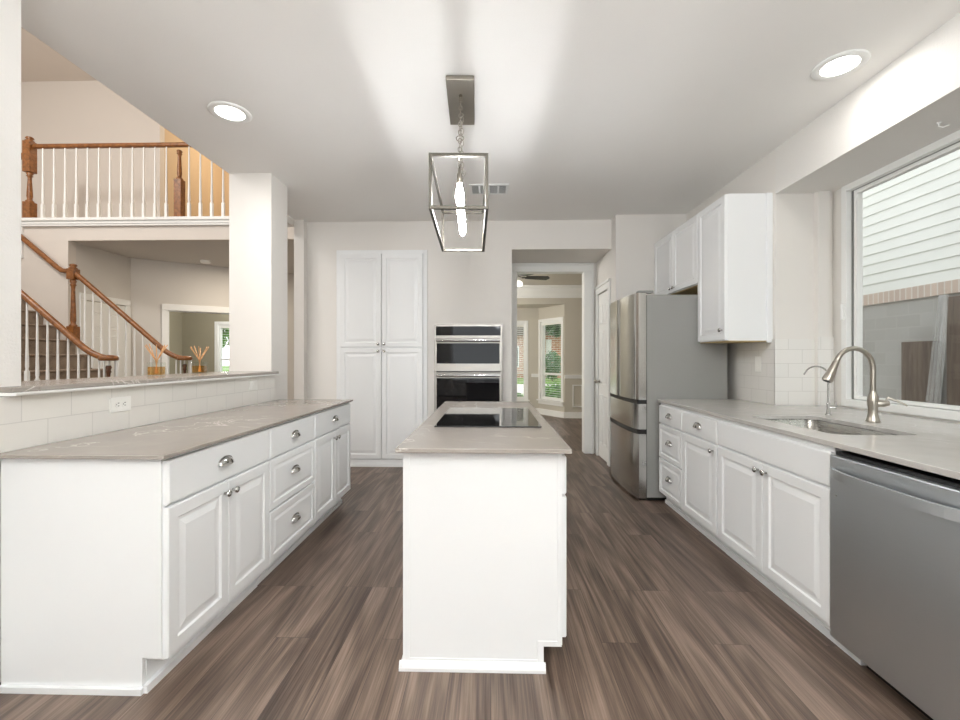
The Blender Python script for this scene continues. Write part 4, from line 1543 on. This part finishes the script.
def newel_mb(h, s=0.044, base=0.30, blk=(0.0, 0.0), cap=True):
    mb = MB()
    mb.box(-s, s, -s, s, 0, base)
    z0, z1 = base, blk[0] if blk[0] else h - 0.05
    L = z1 - z0
    mb.lathe([(s * 0.8, z0), (s * 0.95, z0 + 0.015), (s * 0.6, z0 + 0.03), (s * 0.55, z0 + 0.05), (s * 0.66, z0 + 0.08), (s * 0.62, z0 + 0.15 * L + 0.08), (s * 0.42, z0 + 0.8 * L),
              (s * 0.5, z0 + 0.86 * L), (s * 0.75, z0 + 0.88 * L), (s * 0.5, z0 + 0.91 * L), (s * 0.8, z0 + 0.96 * L), (s * 0.6, z1)], (0, 0, 0), 18)
    if blk[0]:
        mb.box(-s, s, -s, s, blk[0], blk[1])
        z1 = blk[1]
    if cap:
        mb.lathe([(s * 0.9, z1), (s * 1.05, z1 + 0.012), (s * 0.7, z1 + 0.02), (s * 0.6, z1 + 0.03), (s * 0.95, z1 + 0.045), (s * 0.7, z1 + 0.062), (s * 0.15, z1 + 0.07)], (0, 0, 0), 18)
    return mb


def stair_rail(name_label, y, xstart, ks, toward, far=False):
    t = thing('stair_railing', name_label, 'railing', (0, 0, 0), 0, 'stair railings')
    zl = 1.28
    xk = -4.6 + (1.64 - zl) / 0.85          # where the slope meets the level end
    path = [(xstart, y, zr(xstart))]
    n = 10
    for k in range(n + 1):                   # easing curve
        x = xk - 0.16 + 0.32 * k / n
        a = (x - (xk - 0.16)) / 0.32
        path.append((x, y, zl + 0.85 * 0.16 * (1 - a) ** 2))
    xe = -3.93
    path += [(xe - 0.06, y, zl)]
    for k in range(1, 13):                   # small hook at the end
        a = PI * 1.35 * k / 12
        path.append((xe - 0.06 + 0.055 * math.sin(a), y + toward * 0.055 * (1 - math.cos(a)), zl))
    MB().sweep(path, RAILP).build('handrail', 'oak', t)
    # volute cap disc and small newel under it
    cx, cy = xe - 0.06, y + toward * 0.055
    MB().lathe([(0.02, zl - 0.028), (0.064, zl - 0.028), (0.07, zl - 0.01), (0.064, zl + 0.015), (0.04, zl + 0.03), (0.005, zl + 0.032)], (cx, cy, 0), 24).build('volute', 'walnut', t)
    nm = newel_mb(zl - 0.028 - RISE, 0.034, 0.45, (0, 0), False)
    nm.build('newel_post', 'walnut', t, loc=(cx, cy, RISE))
    b1 = b2 = None
    for k in ks:
        for j, off in enumerate((0.055, 0.055 + RUN / 2)):
            x = rx(k) - off
            zb = RISE * k + 0.012
            zt = max(zr(x), zl) - 0.026
            if far and x < -5.47:
                continue
            ref = (b1, b2)[j]
            regular = zr(x) > zl + 0.12
            if ref is not None and regular:
                o = ref.copy()
                COL.objects.link(o)
                o.parent = t
                o.location = (x, y, zb)
            else:
                o = baluster_mb(zt - zb, 0.18 + (0.0 if j == 0 else 0.10)).build('baluster', 'trim', t, loc=(x, y, zb))
                if regular:
                    if j == 0:
                        b1 = o
                    else:
                        b2 = o
    # balusters curling round the volute
    for a in (0.2, 1.5, 2.8):
        x, yy = cx + 0.075 * math.cos(a), cy + 0.075 * math.sin(a) * -toward
        baluster_mb(zl - 0.026 - RISE, 0.18).build('baluster', 'trim', t, loc=(x, yy, RISE))
    return t


stair_rail('oak stair railing with white balusters nearer the ledge', 4.55, -6.4, range(1, 12), -1)
fr_ = stair_rail('oak stair railing with a turned newel post at the wall end', 5.69, -5.5, range(1, 9), -1, True)
mb = newel_mb(1.06, 0.048, 0.20, (0.82, 0.96), True)
mb.build('newel_post', 'oak', fr_, loc=(-5.53, 5.69, 1.50))
mb = MB()
path = [(-5.56, 5.69, 2.43), (-5.68, 5.69, 2.44), (-5.74, 5.69, 2.48)]
for k in range(1, 8):
    x = -5.74 - 0.19 * k
    path.append((x, 5.69, 2.48 + 0.83 * 0.19 * k))
mb.sweep(path, RAILP)
for x in (-6.0, -6.7):
    mb.tube([(x, 5.748, 2.48 + 0.83 * (-5.74 - x) - 0.06), (x, 5.70, 2.48 + 0.83 * (-5.74 - x) - 0.05), (x, 5.69, 2.48 + 0.83 * (-5.74 - x) - 0.02)], 0.008, 8)
mb.build('wall_handrail', 'oak', fr_)

# balcony railing
bl = thing('balcony_railing', 'oak balcony railing with white balusters along the upper landing', 'railing', (0, 0, 0))
LZ, BY, RZ_ = 3.142, 5.735, 4.112
MB().sweep([(-6.10, BY, RZ_), (-2.32, BY, RZ_)], RAILP).build('handrail', 'oak', bl)
nw = newel_mb(1.12, 0.05, 0.22, (0.62, 1.03), True).build('newel_post', 'oak', bl, loc=(-6.17, BY, LZ))
newel_mb(RZ_ - 0.028 - LZ, 0.046, 0.50, (0, 0), False).build('newel_post', 'oak', bl, loc=(-4.13, BY, LZ))
MB().sweep([(-6.21, BY, 4.02), (-6.42, BY, 3.92), (-7.2, BY, 3.25)], RAILP).build('descending_handrail', 'oak', bl)
b0 = None
x = -5.99
while x < -2.4:
    if abs(x + 4.13) > 0.06:
        if b0 is None:
            b0 = baluster_mb(RZ_ - 0.027 - LZ, 0.19).build('baluster', 'trim', bl, loc=(x, BY, LZ))
        else:
            o = b0.copy()
            COL.objects.link(o)
            o.parent = bl
            o.location = (x, BY, LZ)
    x += 0.153
spot_disc('upper_passage_lamp', (-4.2, 7.8, 5.6), 0.15, 24, (1.0, 0.89, 0.72))
spot_disc('lower_hall_fill', (-3.9, 6.7, 2.82), 0.12, 22, (1.0, 0.88, 0.72))  # added fill under the lower hall ceiling, no lamp built

# ------------------------------------------------------------------ ceiling fan in the bay room
fn = thing('ceiling_fan', 'dark bladed ceiling fan with frosted lights in the bay room', 'ceiling fan', (0.42, 7.5, 0), 0.15)
MB().lathe([(0.07, 2.84), (0.065, 2.80), (0.02, 2.78), (0.02, 2.73), (0.09, 2.72), (0.105, 2.68), (0.10, 2.63), (0.05, 2.60), (0.02, 2.58)], seg=24).build('motor', 'trim', fn)
for k in range(5):
    a = 2 * PI * k / 5 + 0.05
    d, s = Vector((math.cos(a), math.sin(a), 0)), Vector((-math.sin(a), math.cos(a), -0.28)).normalized()
    mb = MB()
    mb.obox(Vector((0, 0, 2.655)) + d * 0.14, d, s, d.cross(s), 0.06, 0.02, 0.004)
    n = 10
    top, bot = [], []
    vs, fs = [], []
    nn = d.cross(s)
    for i in range(n + 1):
        u = i / n
        w = 0.05 + 0.02 * math.sin(PI * u * 0.5)
        if u > 0.9:
            w *= math.sqrt(max(0.05, 1 - ((u - 0.9) / 0.1) ** 2))
        c = Vector((0, 0, 2.66)) + d * (0.18 + 0.42 * u)
        for sg, th in ((-1, 0.004), (1, 0.004), (1, -0.004), (-1, -0.004)):
            vs.append(c + s * w * sg + nn * th)
    for i in range(n):
        for q in range(4):
            q2 = (q + 1) % 4
            fs.append((i * 4 + q, i * 4 + q2, i * 4 + 4 + q2, i * 4 + 4 + q))
    fs += [(0, 1, 2, 3), (n * 4, n * 4 + 3, n * 4 + 2, n * 4 + 1)]
    mb.add(vs, fs)
    mb.build('blade', 'fanblade', fn)
for k in range(3):
    a = 2 * PI * k / 3 + 0.2
    MB().lathe([(0.02, 2.60), (0.045, 2.575), (0.055, 2.54), (0.045, 2.51), (0.004, 2.495)], (0.075 * math.cos(a), 0.075 * math.sin(a), 0), 16).build('lamp_shade', 'fanglass', fn)


# ------------------------------------------------------------------ outdoors
def leaves(mb, c, rad, n, size, seed):
    rnd = random.Random(seed)
    for _ in range(n):
        while True:
            p = Vector((rnd.uniform(-1, 1), rnd.uniform(-1, 1), rnd.uniform(-1, 1)))
            if 0.3 < p.length < 1:
                break
        p = p * (0.75 + 0.25 * rnd.random())
        q = Vector((c[0] + p.x * rad[0], c[1] + p.y * rad[1], c[2] + p.z * rad[2]))
        a = Vector((rnd.uniform(-1, 1), rnd.uniform(-1, 1), rnd.uniform(-1, 1))).normalized()
        b = a.orthogonal().normalized()
        s = size * rnd.uniform(0.7, 1.3)
        mb.add([q - a * s, q + b * s * 0.55, q + a * s, q - b * s * 0.55], [(0, 1, 2, 3)])
    return mb


def bush(label, loc, rad, n, size, seed, mat='leaf'):
    t = thing('bush', label, 'bush', loc)
    leaves(MB(), (0, 0, rad[2]), rad, n, size, seed).build('foliage', mat, t)
    MB().tube([(0, 0, 0), (0.02, 0, rad[2])], 0.03, 8).build('stem', 'bark', t)
    return t


def tree(label, loc, h, rad, n, size, seed, mat='leafdark'):
    t = thing('tree', label, 'tree', loc)
    leaves(MB(), (0, 0, h), rad, n, size, seed).build('crown', mat, t)
    MB().tube([(0, 0, 0), (0.05, 0, h * 0.5), (0, 0.05, h)], [0.16, 0.12, 0.05], 10).build('trunk', 'bark', t)
    return t


struct('ground_front', MB().box(-60, 30, 10.75, 19, -0.4, -0.25), 'lawn', 'green front lawn outside the bay', 'lawn')
struct('ground_street', MB().box(-60, 30, 19, 27, -0.4, -0.28), 'concrete', 'pale street beyond the lawn', 'street')
struct('ground_far', MB().box(-70, 40, 27, 90, -0.4, -0.2), 'lawn', 'far lawn across the street', 'lawn')
struct('ground_side', MB().box(2.75, 6.0, -6, 5.9, -0.4, -0.15), 'concrete', 'strip of ground beside the kitchen window', 'ground')
bush('round green hedge bush under the angled bay window', (1.75, 12.0, -0.25), (0.6, 0.5, 0.45), 1500, 0.05, 1)
bush('low green bush outside the middle bay window', (0.55, 12.6, -0.25), (0.5, 0.5, 0.32), 800, 0.05, 2)
bush('dark round bush across the street', (3.95, 28.5, -0.2), (0.7, 0.7, 1.05), 900, 0.1, 3, 'leafdark')
bush('round green bush outside the den window', (-8.0, 12.6, -0.25), (0.8, 0.6, 0.6), 1200, 0.06, 6)
tree('leafy tree across the street seen through the angled bay window', (4.9, 30.0, -0.2), 4.6, (2.2, 1.6, 1.9), 2600, 0.16, 4)
tree('leafy tree on the front lawn seen through the den window', (-11.5, 17.0, -0.25), 3.0, (1.8, 1.5, 1.4), 1800, 0.14, 5, 'leaf')
hs = thing('brick_house', 'brick house across the street beyond the bay windows', 'house', (2.0, 33, -0.2))
MB().box(-7, 9, 0, 8, 0, 3.2).build('house_wall', 'redbrick', hs)
MB().prism([(-7.6, 3.2), (9.6, 3.2), (6.5, 6.2), (-4.5, 6.2)], 'y', -0.5, 8.5).build('roof', 'shingle', hs)
for x in (-4.5, -0.6, 5.5):
    f = MB().box(x - 0.7, x + 0.7, -0.05, 0.0, 0.8, 2.4).build('house_window', 'trim', hs)
    MB().box(x - 0.6, x + 0.6, -0.06, -0.045, 0.9, 2.3).build('house_pane', 'ovenglass', f)
MB().box(2.1, 2.5, -0.08, 0.0, 0.0, 2.9).build('house_door_surround', 'concrete', hs)

# neighbour's side wall outside the kitchen window
nb = thing('neighbour_house', 'neighbouring house wall of pale lap siding over brick outside the window', 'house', (5.0, 0, -0.15))
mb = MB()
z = 2.27
while z < 6.5:
    mb.prism([(0.0, z), (-0.018, z), (-0.006, z + 0.133), (0.0, z + 0.133)], 'y', -4.0, 12.0)
    z += 0.13
mb.box(0.0, 0.2, -4, 12, 2.2, 6.6)
mb.build('lap_siding', 'siding', nb)
MB().box(-0.03, 0.2, -4, 12, 2.13, 2.27).build('brick_course', 'outbrick', nb)
MB().box(0.0, 0.2, -4, 12, 0, 2.13).build('lower_wall', 'greywall', nb)
fp = thing('brown_panel', 'brown weathered board panel leaning on the neighbouring wall', 'fence panel', (4.9, 4.98, -0.15))
MB().box(-0.02, 0.07, 0.0, 0.38, 0.0, 1.62).build('panel_body', 'brownpanel', fp, 0.004)
reflection_panel = thing('brown_panel', 'taller brown panel standing in for a reflection in the window glass', 'fence panel', (4.88, 2.2, -0.15))
MB().box(-0.02, 0.09, 0.0, 2.62, 0.0, 2.08).build('panel_body', 'brownpanel', reflection_panel, 0.004)  # solid panel added for a brownish reflection in the kitchen window
rnd = random.Random(9)
vs, fs = [], []
NU, NV = 14, 10
for j in range(NV + 1):
    for i in range(NU + 1):
        u, v = i / NU, j / NV
        wd = 0.06 + 0.13 * (1 - v)
        vs.append((4.80 + 0.03 * math.sin(u * 19 + v * 2.0) + 0.01 * rnd.random(), 4.80 + (u - 0.5) * wd + 0.18 * (1 - v), 0.1 + 1.85 * v))
for j in range(NV):
    for i in range(NU):
        b = j * (NU + 1) + i
        fs.append((b, b + 1, b + NU + 2, b + NU + 1))
ps = MB().add(vs, fs, True).build('plastic_sheet', 'sheet')
pm = ps.modifiers.new('film', 'SOLIDIFY')
pm.thickness = 0.002
tag(ps, 'creased clear plastic sheet hanging on the neighbouring wall', 'plastic sheet')
